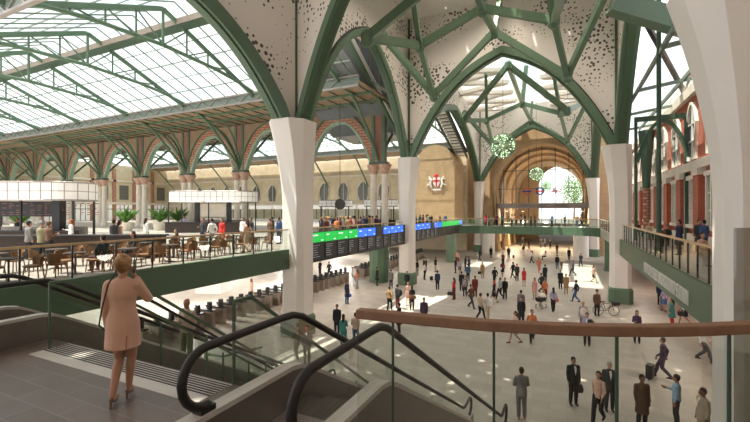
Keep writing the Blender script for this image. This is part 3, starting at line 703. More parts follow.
mb = MB(); annulus(mb, (0,0,0), .42, .52, -.1, .1); mb.build('rim', 'black', t); o = MB().lathe([(.43, -.06), (.43, .06)], n=24).build('face', 'darkwood', t); o.rotation_euler = (PI/2, 0, 0)
MB().box(-.02, -.02, .5, .02, .02, 9.8).build('hanger', 'black', t)

# ================================================================== kiosks on the gallery
def kiosk(label, px0, px1, Y, zb, zt, ang=math.asin(SA), extra=None):
    X0, X1 = (px0-CX)/F*Y, (px1-CX)/F*Y; cx, cy = cam2w((X0+X1)/2, Y); w_ = (X1-X0); dpt = w_*.42
    t = thing('kiosk', label, 'kiosk', (cx, cy, 4.9), ang); hz = zb-4.9; tz = zt-4.9
    prof = []; r = min(.45*dpt, 1.6)
    for qx, qy, a0 in ((w_/2-r, r, -PI/2), (w_/2-r, dpt-r, 0), (-w_/2+r, dpt-r, PI/2), (-w_/2+r, r, PI)):
        for j in range(7): a = a0+PI/2*j/6; prof.append((qx+r*math.cos(a), qy+r*math.sin(a)))
    c = MB().prism(prof, hz, tz).build('canopy', 'lightbox', t)
    mb = MB(); n = len(prof); per = [0]
    pts = [Vector((*p, 0)) for p in prof]; pts.append(pts[0])
    tot = sum((b-a).length for a, b in zip(pts, pts[1:])); st = tot/round(tot/.62); acc = 0; nxt = 0
    for a, b in zip(pts, pts[1:]):
        l_ = (b-a).length
        while nxt <= acc+l_ and l_ > 1e-6:
            p = a+(b-a)*((nxt-acc)/l_); mb.box(p.x-.018, p.y-.018, hz, p.x+.018, p.y+.018, tz); nxt += st
        acc += l_
    for z in (hz, (hz+tz)/2, tz):
        mb.tube([(p[0], p[1], z) for p in prof], .05 if z != (hz+tz)/2 else .018, 5, closed=True)
    mb.build('glazing_bars', 'grey', c)
    for px_, py_ in ((-w_/2+.3, .5), (w_/2-.5, .6), (0, .4), (-w_/2+.3, dpt-.4), (w_/2-.5, dpt-.5)):
        MB().box(px_-.05, py_-.05, 0, px_+.05, py_+.05, hz).build('post', 'black', t)
    MB().box(-w_/2+.1, .2, 0, w_/2-.3, .8, 1.02).build('counter', 'darkwood', t); MB().box(-w_/2, .1, 1.02, w_/2-.2, .9, 1.08).build('worktop', 'black', t)
    MB().box(-w_/2+.8, dpt-.9, 0, w_/2-.8, dpt-.6, 1.25).build('back_counter', 'grey', t)
    return t, w_, dpt, hz
kA, w_, dp, hz = kiosk('round-ended coffee kiosk with a lit white panelled canopy and dark menu boards', -45, 74, 22.5, 7.72, 8.75)
MB().box(-w_/2+.5, 1.2, hz-.95, w_*.26-.5, 1.3, hz-.05).build('menu_board', 'black', kA)
mb = MB(); random.seed(3)
for i in range(16):
    for j in range(6):
        if random.random() < .8: x = -w_/2+.7+i*.42; mb.box(x, 1.18, hz-.85+j*.13, x+random.uniform(.1, .3), 1.2, hz-.81+j*.13)
mb.build('menu_text', 'menutext', kA); MB().box(w_*.26-.45, 1.0, 0, w_*.26, 1.5, hz).build('pillar', 'black', kA)
kB, w_, dp, hz = kiosk('long kiosk with a lit white canopy between the arcade columns, people at its counter', 163, 251, 40, 8.0, 9.1)
for x in (-1.6, 1.7): MB().box(x-.2, 1.2, 0, x+.2, 1.6, hz).build('pillar', 'black', kB)
MB().box(-1.3, 1.4, hz-1.5, 1.4, 1.5, hz-.2).build('menu_board', 'stone', kB)
kiosk('distant small white canopied kiosk seen between the big column and the clock', 318, 352, 52, 7.7, 8.5)
kiosk('distant small white canopied kiosk behind the paired arcade columns', 364, 398, 50, 7.7, 8.5)
t = thing('bar_counter', 'long dark bar counter with a black top beside the coffee kiosk', 'counter', (*cam2w(-13.6, 19.0), 4.9), math.asin(SA)+.1)
MB().box(-4.2, -.3, 0, 3.4, .3, 1.0).build('front', 'darkwood', t); MB().box(-4.3, -.4, 1.0, 3.5, .4, 1.07).build('worktop', 'black', t)
t = thing('white_box_stall', 'white box stall on the lower floor beyond the ticket gates', 'stall', (*ground(213, 292), 0), .3)
MB().box(-1.2, -.8, 0, 1.2, .8, 1.9).build('body', 'white', t); MB().box(-1.3, -.9, 1.9, 1.3, .9, 2.0).build('top', 'stone', t)

# chairs and tables
ch = thing('rattan_chair', 'woven brown rattan cafe chair by the gallery railing', 'chair', (-15.6, 8, 4.9), group='rattan chairs')
mb = MB(); mb.lathe([(.24, .40), (.27, .43), (.27, .46), (.22, .48)], n=14); mb.build('seat', 'rattan', ch)
mb = MB(); vs = []
for i in range(9):
    a = PI*(.08+.84*i/8)+PI
    for r, z in ((.25, .46), (.29, .84), (.27, .84), (.23, .46)): vs.append((r*math.cos(a), r*math.sin(a)*.95, z-(.12*abs(i-4)/4 if z > .5 else 0)))
mb.add(vs, [(i*4+k, i*4+(k+1) % 4, i*4+4+(k+1) % 4, i*4+4+k) for i in range(8) for k in range(4)]+[(3,2,1,0), (32,33,34,35)]); mb.build('backrest', 'rattan', ch)
for sx in (-1, 1):
    for sy in (-1, 1): MB().tube([(sx*.18, sy*.17, .42), (sx*.22, sy*.21, 0)], .02, 6).build('leg', 'rattan', ch)
tb = thing('cafe_table', 'small round dark cafe table between the rattan chairs', 'table', (-15.6, 9, 4.9), group='cafe tables')
MB().lathe([(.35, .71), (.36, .73), (.35, .75)], n=20).build('tabletop', 'darkwood', tb); MB().tube([(0,0,.02), (0,0,.71)], .03, 8).build('stem', 'black', tb); MB().lathe([(.24, 0), (.22, .02), (.05, .03)], n=16).build('base', 'black', tb)
first = True; random.seed(11)
for row, x in ((0, -15.5), (1, -17.7)):
    for i in range(7):
        y = 6.2+i*1.85+row*.5
        if y > 18: continue
        o = tb if first else copy_tree(tb); o.location = (x, y, 4.9); 
        o['label'] = 'small round dark cafe table in the %s row, %s from the near end' % (('railing', 'inner')[row], ORD[i])
        for j, a in enumerate((0.2, PI+.2) if row else (.2, PI-.1, -PI/2)):
            c = ch if (first and j == 0) else copy_tree(ch)
            aa = a+random.uniform(-.25, .25); c.location = (x+math.sin(aa)*.62, y-math.cos(aa)*.62, 4.9); c.rotation_euler = (0, 0, aa)
        first = False
# planters / plants beyond the kiosks
def plant(label, x, y, z, s=1.0, seed=1):
    random.seed(seed); t = thing('potted_plant', label, 'plant', (x, y, z)); MB().lathe([(.32*s, 0), (.42*s, .5*s), (.36*s, .5*s), (.3*s, .42*s)], n=14).build('pot', 'stone', t); mb = MB()
    for k in range(70):
        a = random.random()*2*PI; l_ = random.uniform(.5, 1.0)*s; p = Vector((0, 0, .45*s)); q_ = p+Vector((math.cos(a)*l_*.9, math.sin(a)*l_*.9, l_*random.uniform(.4, 1.1))); sd = Vector((-math.sin(a), math.cos(a), 0))*.09*s; m_ = (p+q_)/2+Vector((0,0,.12*s))
        mb.add([p, m_+sd, q_, m_-sd], [(0,1,2,3)])
    mb.build('foliage', 'leaf', t)
for i, (px, Y) in enumerate(((160, 46), (126, 44), (178, 50), (20, 40))):
    plant('green arching potted plant on the gallery beyond the bar, %s of four' % ['third', 'second', 'fourth', 'first'][i], *cam2w((px-CX)/F*Y, Y), 4.9, 1.9, i+2)

# ================================================================== right gallery
struct(MB().box(XR-.05, 7.0, 4.0, 8.0, 62, 4.9).build('floor_right_gallery', 'gfloor'), 'right gallery floor')
t = thing('underground_fascia', 'dark green gallery edge lettered for the underground station', 'sign', (XR, 0, 0))
MB().box(-.12, 12.4, 3.75, .05, 35.6, 4.95).build('beam', 'fascia', t)
text('LIVERPOOL STREET UNDERGROUND STATION', .76, (-.14, 20.45, 4.2), (PI/2, 0, -PI/2), 'sign', t, sx=.44, sp=1.22)
railing('railing with timber handrail and dark posts along the right gallery', [(XR+.05, 12.6), (XR+.05, 35.4)], step=1.15)
railing('far railing of the right gallery beyond the second column', [(XR+.05, 37.4), (XR+.05, 58.5)], step=3)
# brick building
FX = 8.0
bld = thing('brick_building', 'ornate red brick Victorian building behind the right gallery', 'building', (FX, 0, 0))
MB().box(0, 8, 0, 3, 66, 15.6).build('wall', 'brick', bld)
MB().box(-.35, 8, 9.9, 0, 66, 10.5).build('cornice', 'stone', bld); MB().box(-.3, 8, 15.2, 0, 66, 15.9).build('cornice', 'stone', bld); MB().box(-.2, 8, 4.9, 0, 66, 5.5).build('plinth', 'stone', bld)
for i in range(12):
    yc = 12.4+i*4.55
    if i > 0 : MB().box(-.42, yc-2.27-.6, 5.4, 0, yc-2.27+.6, 9.9).build('pilaster', 'brick', bld); MB().box(-.5, yc-2.27-.68, 9.45, 0, yc-2.27+.68, 9.9).build('pilaster_capital', 'stone', bld)
    f = MB().box(-.2, yc-1.12, 6.1, 0, yc-.95, 9.4).box(-.2, yc+.95, 6.1, 0, yc+1.12, 9.4).box(-.25, yc-1.2, 9.3, 0, yc+1.2, 9.6).box(-.28, yc-1.35, 5.9, 0, yc+1.35, 6.15).box(-.22, yc-.09, 6.1, 0, yc+.09, 9.3).build('window', 'stone', bld)
    MB().box(-.06, yc-.95, 6.1, 0, yc-.09, 9.3).box(-.06, yc+.09, 6.1, 0, yc+.95, 9.3).build('pane', 'officeglass', f)
    MB().box(-.10, yc-.95, 7.1, -.03, yc+.95, 7.16).box(-.10, yc-.95, 8.2, -.03, yc+.95, 8.26).box(-.10, yc-.54, 6.1, -.03, yc-.48, 9.3).box(-.10, yc+.48, 6.1, -.03, yc+.54, 9.3).build('glazing_bar', 'white', f)
    p_, d = arch_pts((-1.05, 0), (1.05, 0), 13.2, 1.4, 0, 8, .15, 2.2); full = [Vector((-1.05, 0, 10.7))]+p_+[Vector((1.05, 0, 10.7))]
    mb = MB(); sweep(mb, full, Vector((1,0,0)), .2, .4); mb.v = [(v[1], v[0]+yc, v[2]) for v in mb.v]; f = mb.build('window', 'stone', bld)
    MB().add([(-.04, p.x+yc, p.z) for p in full], [tuple(range(len(full)))]).build('pane', 'officeglass', f)
    MB().box(-.12, yc-.05, 10.7, -.03, yc+.05, 14.4).box(-.12, yc-1.0, 12.0, -.03, yc+1.0, 12.08).box(-.12, yc-1.0, 13.2, -.03, yc+1.0, 13.28).build('glazing_bar', 'white', f)
t = thing('steel_post', 'slim full-height dark green post standing on the right gallery', 'post', (4.25, 25.0, 4.9)); MB().lathe([(.2, 0), (.2, .3), (.11, .4), (.11, 26)], n=12).build('shaft', 'dgreen', t)
t = thing('gallery_arch_frame', 'dark green arched frame with a flat beam crossing the right gallery', 'arch', (4.9, 36.2, 4.9))
p_, d = arch_pts((0, 0), (3.0, 0), 5.9, 2.9, .0, 20, .05, 2.1)
mb = MB(); sweep(mb, p_, d, .25, .3); mb.build('arch', 'dgreen', t)
MB().box(-.3, -.15, 9.0, 3.05, .15, 9.35).build('beam', 'dgreen', t)
for x in (-.2, 2.9): MB().box(x-.1, -.13, 0, x+.1, .13, 9.0).build('post', 'dgreen', t)
t = thing('iron_column', 'dark green funnel-headed iron column on a pink shaft before the red brick', 'column', (6.9, 46.5, 4.9))
MB().lathe([(.34, 0), (.34, .3), (.26, .5), (.26, 4.2), (.36, 4.4)], n=14).build('shaft', 'pink', t); MB().lathe([(.3, 4.4), (.36, 5.2), (.45, 7.0), (.7, 10)], n=12).build('head', 'dgreen', t)
# sloping canopy over the right gallery
t = thing('steel_canopy', 'dark steel and white glass canopy crossing above the red brick building', 'canopy', (5.6, 0, 0))
for i in range(4): MB().beam((-1.4, 24+i*8.0, 15.2), (3.4, 24+i*8.0, 15.9), .14, .22).build('rafter', 'bar', t)
for z, x in ((15.3, -1.3), (15.7, 1.2), (16.0, 3.2)): MB().beam((x, 22, z), (x, 50, z), .14, .28).build('purlin', 'bar', t)
MB().add([(-1.4, 22, 15.5), (3.4, 22, 16.2), (3.4, 50, 16.2), (-1.4, 50, 15.5)], [(0,1,2,3)]).build('glazing', 'rglass', t)
MB().beam((-1.4, 30, 19.5), (3.2, 40, 16.0), .25, .35).build('brace', 'darkwood', t); MB().beam((3.4, 28, 22.5), (3.4, 42, 16.0), .8, .5).build('brace', 'brick', t)
tag(MB().beam((-2.6, -.95, 1.15), (2.9, 1.0, -1.0), .7, 1.0).build('roof_girder', 'green'), 'broad green girder at the top right corner beside the big close column', 'girder').location = (4.6, 24.2, 16.4)
t = thing('white_roof_light', 'pale glazed roof storey above the red brick cornice', 'roof', (FX+.6, 0, 15.9))
MB().box(0, 20, 0, 3, 60, 1.6).build('glazing', 'white', t)
# ================================================================== foreground landing
DZ = 4.9
RC = [(-.15, 3.47), (.1, 3.37), (.35, 3.28), (.6, 3.19), (.9, 3.1), (1.31, 3.02), (1.7, 2.98), (2.03, 2.97), (2.45, 2.99), (2.86, 3.05), (3.3, 3.15), (3.8, 3.3)]
RW = [cam2w(*p) for p in RC]
poly = [(-11.5, -4), (5.5, -4), (5.5, RW[-1][1]+.02)]+[(x, y+.03) for x, y in RW[::-1]]+[(-1.66, 2.3), (-2.96, 2.3), (-2.96, 3.8), (-8.05, 3.8), (-8.05, 2.3), (-9.35, 2.3), (-9.35, 3.8), (-11.5, 3.8)]
struct(MB().prism(poly, 4.3, DZ).build('floor_landing', 'deck'), 'dark tiled upper landing')
t = thing('curved_railing', 'curved frameless glass railing with a broad brown timber handrail in the foreground', 'railing', (0, 0, DZ))
def rail_at(px):
    best = None
    for (a, b) in zip(RC, RC[1:]):
        for j in range(21):
            u = j/20; X, Y = a[0]+(b[0]-a[0])*u, a[1]+(b[1]-a[1])*u; e = abs(CX+F*X/Y-px)
            if best is None or e < best[0]: best = (e, X, Y)
    return best[1:]
P = [Vector((*p, 0)) for p in RW]
def strip(mb, pts, w_, z0, z1):
    vs = []; m = len(pts)
    for i, p in enumerate(pts):
        d = (pts[min(i+1, m-1)]-pts[max(i-1, 0)]).normalized(); n_ = Vector((-d.y, d.x, 0))*w_/2
        vs += [p-n_+Vector((0,0,z0)), p+n_+Vector((0,0,z0)), p+n_+Vector((0,0,z1)), p-n_+Vector((0,0,z1))]
    mb.add(vs, [(i*4+k, i*4+(k+1) % 4, i*4+4+(k+1) % 4, i*4+4+k) for i in range(m-1) for k in range(4)]+[(3,2,1,0), tuple((m-1)*4+k for k in range(4))]); return mb
hr = strip(MB(), P, .10, 1.275, 1.355).build('handrail', 'timber', t)
bv = hr.modifiers.new('edge', 'BEVEL'); bv.width = .012; bv.segments = 3
posts = [rail_at(p) for p in (357.5, 393, 495, 617, 728)]
segs = []
for i, (X, Y) in enumerate(posts[:-1]):
    X2, Y2 = posts[i+1]; mid = [(X, Y)]+[p for p in RC if X+.02 < p[0] < X2-.02]+[(X2, Y2)]
    q_ = [Vector((*cam2w(*p), 0)) for p in mid]; strip(MB(), q_, .018, .02, 1.275).build('glass_panel', 'glass', t)
mid = [posts[-1]]+[p for p in RC if p[0] > posts[-1][0]+.02]
strip(MB(), [Vector((*cam2w(*p), 0)) for p in mid], .018, .02, 1.275).build('glass_panel', 'glass', t)
for i, (X, Y) in enumerate(posts[1:]):
    x, y = cam2w(X, Y); MB().tube([(x, y, 0), (x, y, 1.28)], .011 if i < 2 else .014, 6).build('joint_post', 'dgreen', t)
t = thing('tinted_glass_screen', 'tall tinted glass screen at the right edge, higher than the timber rail', 'screen', (0, 0, DZ))
a, b = Vector((*cam2w(2.97, 3.30), 0)), Vector((*cam2w(4.3, 3.75), 0)); MB().beam(a+Vector((0,0,1.03)), b+Vector((0,0,1.03)), .02, 2.06).build('pane', 'tglass', t)

# ------------------------------------------------------------------ escalators
def escalator(label, xa, xb):
    t = thing('escalator', label, 'escalator', ((xa+xb)/2, 2.3, DZ)); hw = (xb-xa)/2
    T30 = math.tan(PI/6)
    yb0, yt = 12.6-2.3, 1.55
    def zc(y): return max(-4.9, min(0, -(y-yt)*T30))        # walking line
    ysl = yt+4.9/T30
    def smooth(off, y0, y1, n=60):
        out = []
        for i in range(n+1):
            y = y0+(y1-y0)*i/n
            z = sum(zc(y+k*.05) for k in (-3,-2,-1,0,1,2,3))/7+off; out.append((y, z))
        return out
    for s in (-1, 1):
        x = s*hw; r = .26; y0, y1 = .25, ysl+.75
        top = smooth(1.0, y0, y1)
        nl = [(y0-r*math.sin(a), 1.0-r+r*math.cos(a)) for a in [PI*k/10 for k in range(10, 0, -1)]]
        nr = [(y1+r*math.sin(a), -4.9+1.0-r+r*math.cos(a)) for a in [PI*k/10 for k in range(1, 11)]]
        path = [(y0+.02, 1.0-2*r)]+nl+top+nr+[(y1-.02, -4.9+1.0-2*r)]
        MB().tube([(x, a, b) for a, b in path], .041, 10).build('handrail', 'rubber', t, True)
        base = smooth(.42, .25, y1); up = smooth(.96, y0, y1)
        mb = MB(); vs = [(x, a, b) for a, b in base]+[(x, a, b) for a, b in up]; n = len(base)
        mb.add(vs, [(i, i+1, n+i+1, n+i) for i in range(n-1)]); mb.build('glass_balustrade', 'glass', t)
        mb = MB(); vs = []
        for a, b in smooth(.42, -.1, y1+.3): vs += [(x-.075, a, b-.03), (x+.075, a, b-.03), (x+.075, a, b+.02), (x-.075, a, b+.02)]
        m = len(vs)//4; mb.add(vs, [(i*4+k, i*4+(k+1) % 4, i*4+4+(k+1) % 4, i*4+4+k) for i in range(m-1) for k in range(4)]+[(3,2,1,0), tuple((m-1)*4+k for k in range(4))]); mb.build('deck_strip', 'plate', t)
        mb = MB(); vs = []
        for a, b in smooth(.39, -.1, y1+.3): vs += [(x-.07, a, b-1.15 if a > 1.3 else b-.45), (x+.07, a, b-1.15 if a > 1.3 else b-.45), (x+.07, a, b), (x-.07, a, b)]
        mb.add(vs, [(i*4+k, i*4+(k+1) % 4, i*4+4+(k+1) % 4, i*4+4+k) for i in range(m-1) for k in range(4)]+[(3,2,1,0), tuple((m-1)*4+k for k in range(4))]); mb.build('skirt', 'dsteel', t)
        MB().box(x-.055, .14, .0, x+.055, .30, .49).build('newel_base', 'black', t)
    MB().box(-hw+.08, -.1, -.35, hw-.08, 1.0, -.0).build('landing_plate', 'dsteel', t); MB().box(-hw+.08, 1.0, -.05, hw-.08, 1.25, .004).build('comb_plate', 'steel', t)
    y = 1.25; k = 0
    while y < ysl+.5:
        z = zc(y+.2); mb = MB(); mb.box(-hw+.09, y, z-.32, hw-.09, y+.4, z)
        if k < 22:
            for j in range(24): xx = -hw+.11+j*(2*hw-.24)/23; mb.box(xx, y, z, xx+.02, y+.4, z+.008)
        mb.build('step', 'dsteel', t); y += .4; k += 1
    mb = MB(); vs = []
    for a, b in smooth(-.75, 1.3, ysl): vs += [(-hw, a, b-.3), (hw, a, b-.3), (hw, a, b), (-hw, a, b)]
    m = len(vs)//4; vs = [(x, y, max(z, -4.88)) for x, y, z in vs]
    mb.add(vs, [(i*4+k, i*4+(k+1) % 4, i*4+4+(k+1) % 4, i*4+4+k) for i in range(m-1) for k in range(4)]+[(3,2,1,0), tuple((m-1)*4+k for k in range(4))]); mb.build('soffit', 'white', t)
    return t
escalator('near escalator with thick black handrails curling round at the foreground landing', -2.88, -1.76)
escalator('farther escalator left of the stairs carrying a bald man', -9.35, -8.15)

# ------------------------------------------------------------------ stairs
SX0, SX1, SY = -7.45, -3.82, 3.8
t = thing('staircase', 'broad staircase going down from the landing beside the standing woman', 'staircase', (0, SY, 0)); n = 29; rz_, go = 4.9/29, .243
for i in range(n-1): MB().box(SX0, i*go, max(0, 4.9-(i+1)*rz_-.3), SX1, (i+1)*go+.02, 4.9-(i+1)*rz_).build('step', 'stone', t)
for i in range(n-1): 
    if i % 1 == 0: MB().box(SX0+.05, i*go+.012, 4.9-(i+1)*rz_, SX1-.05, i*go+.06, 4.9-(i+1)*rz_+.004).build('nosing', 'black', t)
for s in (SX0-.06, SX1+.06): MB().beam((s, 0, 4.55), (s, n*go, -.35+.2), .1, .55).build('stringer', 'steel', t)
t = thing('tactile_strip', 'ribbed metal warning strip at the head of the stairs', 'floor strip', (0, 3.22, DZ))
MB().box(SX0, 0, 0, SX1, .55, .006).build('plate', 'plate', t)
for j in range(7): MB().box(SX0, .20+j*.05, .006, SX1, .218+j*.05, .014).build('rib', 'black', t)
def stair_rail(label, x, m, y0=SY-.35, flat=.45, glass_=True, z1=1.05, y_end=n*go):
    t = thing('stair_railing', label, 'railing', (x, SY, DZ)); sl = -rz_/go
    p = [(0, y0-SY, z1), (0, y0-SY+flat, z1), (0, y_end, z1+sl*(y_end-.1))]
    MB().beam(p[0], p[1], .035, .045).build('handrail', m, t); MB().beam(p[1], p[2], .035, .045).build('handrail', m, t)
    MB().box(-.014, y0-SY-.014, 0, .014, y0-SY+.014, z1).build('post', 'dgreen', t)
    for k in range(1, 5):
        yy = k*n*go/4.3; z = sl*yy; MB().box(-.014, yy-.014, max(z, -4.9), .014, yy+.014, z+z1+.03).build('post', 'dgreen', t)
    if glass_:
        mb = MB(); mb.add([(0, y0-SY+.03, .02), (0, .1, .02), (0, y_end, sl*(y_end-.1)+.1), (0, y_end, z1+sl*(y_end-.1)-.05), (0, y0-SY+flat, z1-.04), (0, y0-SY+.03, z1-.04)], [(0,1,4,5), (1,2,3,4)]); mb.build('glass_panel', 'gglass', t)
stair_rail('left glass stair railing starting at the lone post left of the woman', SX0, 'fascia', SY-.3, .5)
stair_rail('right glass stair railing with a green rail beside the near escalator', SX1, 'fascia', SY, .3)
stair_rail('green middle handrail of the stairs, descending behind the woman', -6.15, 'fascia', SY+.2, .2, False, .95)
stair_rail('black middle handrail of the stairs, left of the green middle one', -6.65, 'black', SY+.2, .2, False, .95)
railing('low glass barrier on the lower floor near the foot of the stairs', [ground(205, 380), ground(223, 383), ground(262, 372)], z=0, railm='green', postm='dgreen', step=2)

# ================================================================== people
def remesh(mb, name, vox, m, parent, it=3):
    me = mb.mesh(name+'_raw'); o = bpy.data.objects.new(name+'_raw', me); COL.objects.link(o)
    r = o.modifiers.new('r', 'REMESH'); r.mode = 'VOXEL'; r.voxel_size = vox
    s = o.modifiers.new('s', 'SMOOTH'); s.iterations = it; s.factor = .5
    dg = bpy.context.evaluated_depsgraph_get(); me2 = bpy.data.meshes.new_from_object(o.evaluated_get(dg), depsgraph=dg); me2.name = name
    bpy.data.objects.remove(o); bpy.data.meshes.remove(me)
    me2.materials.clear(); me2.materials.append(M[m])
    for p in me2.polygons: p.use_smooth = True
    q_ = bpy.data.objects.new(name, me2); COL.objects.link(q_); q_.parent = parent
    return q_
V = Vector
def pose_pts(pose, fem):
    s = .90 if fem else 1.0; sh = .14 if fem else .165; hip = .085
    P = dict(head=V((0,.01,1.63)), chin=V((0,.05,1.55)), neck=V((0,-.01,1.50)), neckb=V((0,-.02,1.42)), chest=V((0,-.005,1.28)), waist=V((0,0,1.08)), pelvis=V((0,0,.95)))
    for k, s_ in (('L', -1), ('R', 1)):
        P['sh'+k] = V((s_*sh, -.01, 1.395)); P['el'+k] = V((s_*(sh+.035), -.02, 1.14)); P['wr'+k] = V((s_*(sh+.04), .05, .89))
        P['hip'+k] = V((s_*hip, 0, .92)); P['kn'+k] = V((s_*(hip+.01), .02, .50)); P['an'+k] = V((s_*(hip+.015), -.02, .09)); P['hd'+k] = V((0,.05,-1)).normalized()
    if 'walk' in pose:
        P['knR'] = V((hip, .20, .52)); P['anR'] = V((hip, .30, .11)); P['knL'] = V((-hip, .03, .50)); P['anL'] = V((-hip, -.28, .17))
        P['elR'] = V((sh+.06, -.14, 1.16)); P['wrR'] = V((sh+.03, -.10, .91)); P['elL'] = V((-sh-.06, .04, 1.14)); P['wrL'] = V((-sh-.02, .22, .97))
    if 'fold' in pose:
        for k, s_ in (('L', -1), ('R', 1)): P['el'+k] = V((s_*(sh+.06), .06, 1.14)); P['wr'+k] = V((-s_*.03, .21, 1.17+.03*s_)); P['hd'+k] = V((-s_, -.1, .1)).normalized()
    if 'phone' in pose:
        P['elR'] = V((sh+.10, .12, 1.20)); P['wrR'] = V((sh-.03, .10, 1.47)); P['hdR'] = V((-.35, -.1, .9)).normalized()
    if 'talk' in pose:
        P['elR'] = V((sh+.05, .02, 1.15)); P['wrR'] = V((sh-.04, .26, 1.20)); P['hdR'] = V((-.1, 1, .2)).normalized()
    if 'sit' in pose:
        for k in list(P):
            if k[:2] in ('he', 'ch', 'ne', 'wa', 'pe', 'sh', 'el', 'wr') and k[:2] != 'hd': P[k] = P[k]-V((0, 0, .42))
        for k, s_ in (('L', -1), ('R', 1)):
            P['hip'+k] = V((s_*.1, 0, .52)); P['kn'+k] = V((s_*.13, .42, .52)); P['an'+k] = V((s_*.13, .40, .09)); P['el'+k] = V((s_*(sh+.06), .08, .76)); P['wr'+k] = V((s_*.09, .32, .68)); P['hd'+k] = V((0, 1, 0))
    if 'stride' in pose:      # legs one before the other
        P['knR'] = V((hip-.02, .10, .51)); P['anR'] = V((.03, .10, .13)); P['knL'] = V((-hip+.03, .06, .50)); P['anL'] = V((-.07, -.12, .13))
    return P
def hand(mb, w_, d, side, fine):
    d = d.normalized(); lat = d.cross(V((0,1,0))) if abs(d.y) < .8 else d.cross(V((0,0,1))); lat.normalize(); nn = d.cross(lat).normalized()
    pc = w_+d*.055
    if not fine: mb.ell(pc, (.032, .032, .055), 8, 6); mb.cap(w_, .022, w_+d*.13, .014, 6); mb.cap(w_+d*.03+nn*.02, .013, w_+d*.09+nn*.045, .011, 6); return
    for k in range(4):
        o = (k-1.5)*.021; ln = (.062, .074, .068, .052)[k]; b = w_+d*.092+nn*o; mb.cap(w_+d*.01+nn*o*.6, .014, b, .0125, 8); m_ = b+d*ln*.55+lat*.008; mb.cap(b, .0105, m_, .0098, 8); mb.cap(m_, .0098, m_+d*ln*.45+lat*.02, .0085, 8)
    th = w_+d*.035+nn*.028; mb.cap(w_+d*.01, .016, th, .014, 8); mb.cap(th, .0125, th+d*.03+nn*.022, .0115, 8); mb.cap(th+d*.03+nn*.022, .0115, th+d*.058+nn*.028+lat*.006, .0095, 8)
def body(mb, P, fem, fine):
    k = .9 if fem else 1.0; n = 12
    mb.ell(P['head']+V((0,0,.02)), (.075, .095, .105), 16, 12); mb.ell(P['head']+V((0,.03,-.055)), (.055, .06, .06), 12, 8); mb.cap(P['head']+V((0,.105,-.0)), .012, P['head']+V((0,.118,-.03)), .016, 6)
    for s in (-1, 1): mb.ell(P['head']+V((s*.077, 0, 0)), (.012, .022, .034), 8, 6)
    if fine:
        for s in (-1, 1): mb.ell(P['head']+V((s*.03, .09, .02)), (.014, .01, .01), 8, 6)
        mb.ell(P['head']+V((0, .095, -.06)), (.022, .012, .008), 8, 6)
    mb.cap(P['neck']+V((0,0,.05)), .050*k, P['neckb'], .060*k, n)
    mb.ell(P['chest']+V((0,0,.03)), (.155*k, .105*k, .19), 16, 10); mb.ell(P['waist'], (.125*k, .095*k, .16), 16, 10); mb.ell(P['pelvis'], (.155*k+.01*fem, .11, .13), 16, 10)
    for q_ in 'LR':
        mb.cap(P['neckb']-V((0,0,.02)), .06*k, P['sh'+q_], .055*k, n); mb.cap(P['sh'+q_], .056*k, P['el'+q_], .041*k, n); mb.cap(P['el'+q_], .040*k, P['wr'+q_], .025*k, n)
        hand(mb, P['wr'+q_], P['hd'+q_] if P['hd'+q_].length else V((0,0,-1)), q_, fine)
        mb.cap(P['hip'+q_], .085, P['kn'+q_], .055, n); c_ = P['kn'+q_].lerp(P['an'+q_], .3)-V((0,.018,0)); mb.cap(P['kn'+q_], .052, c_, .054, n); mb.cap(c_, .053, P['an'+q_], .035, n)
        mb.cap(P['an'+q_]-V((0,.02,.04)), .034, P['an'+q_]+V((0,.12,-.055)), .03, 8)
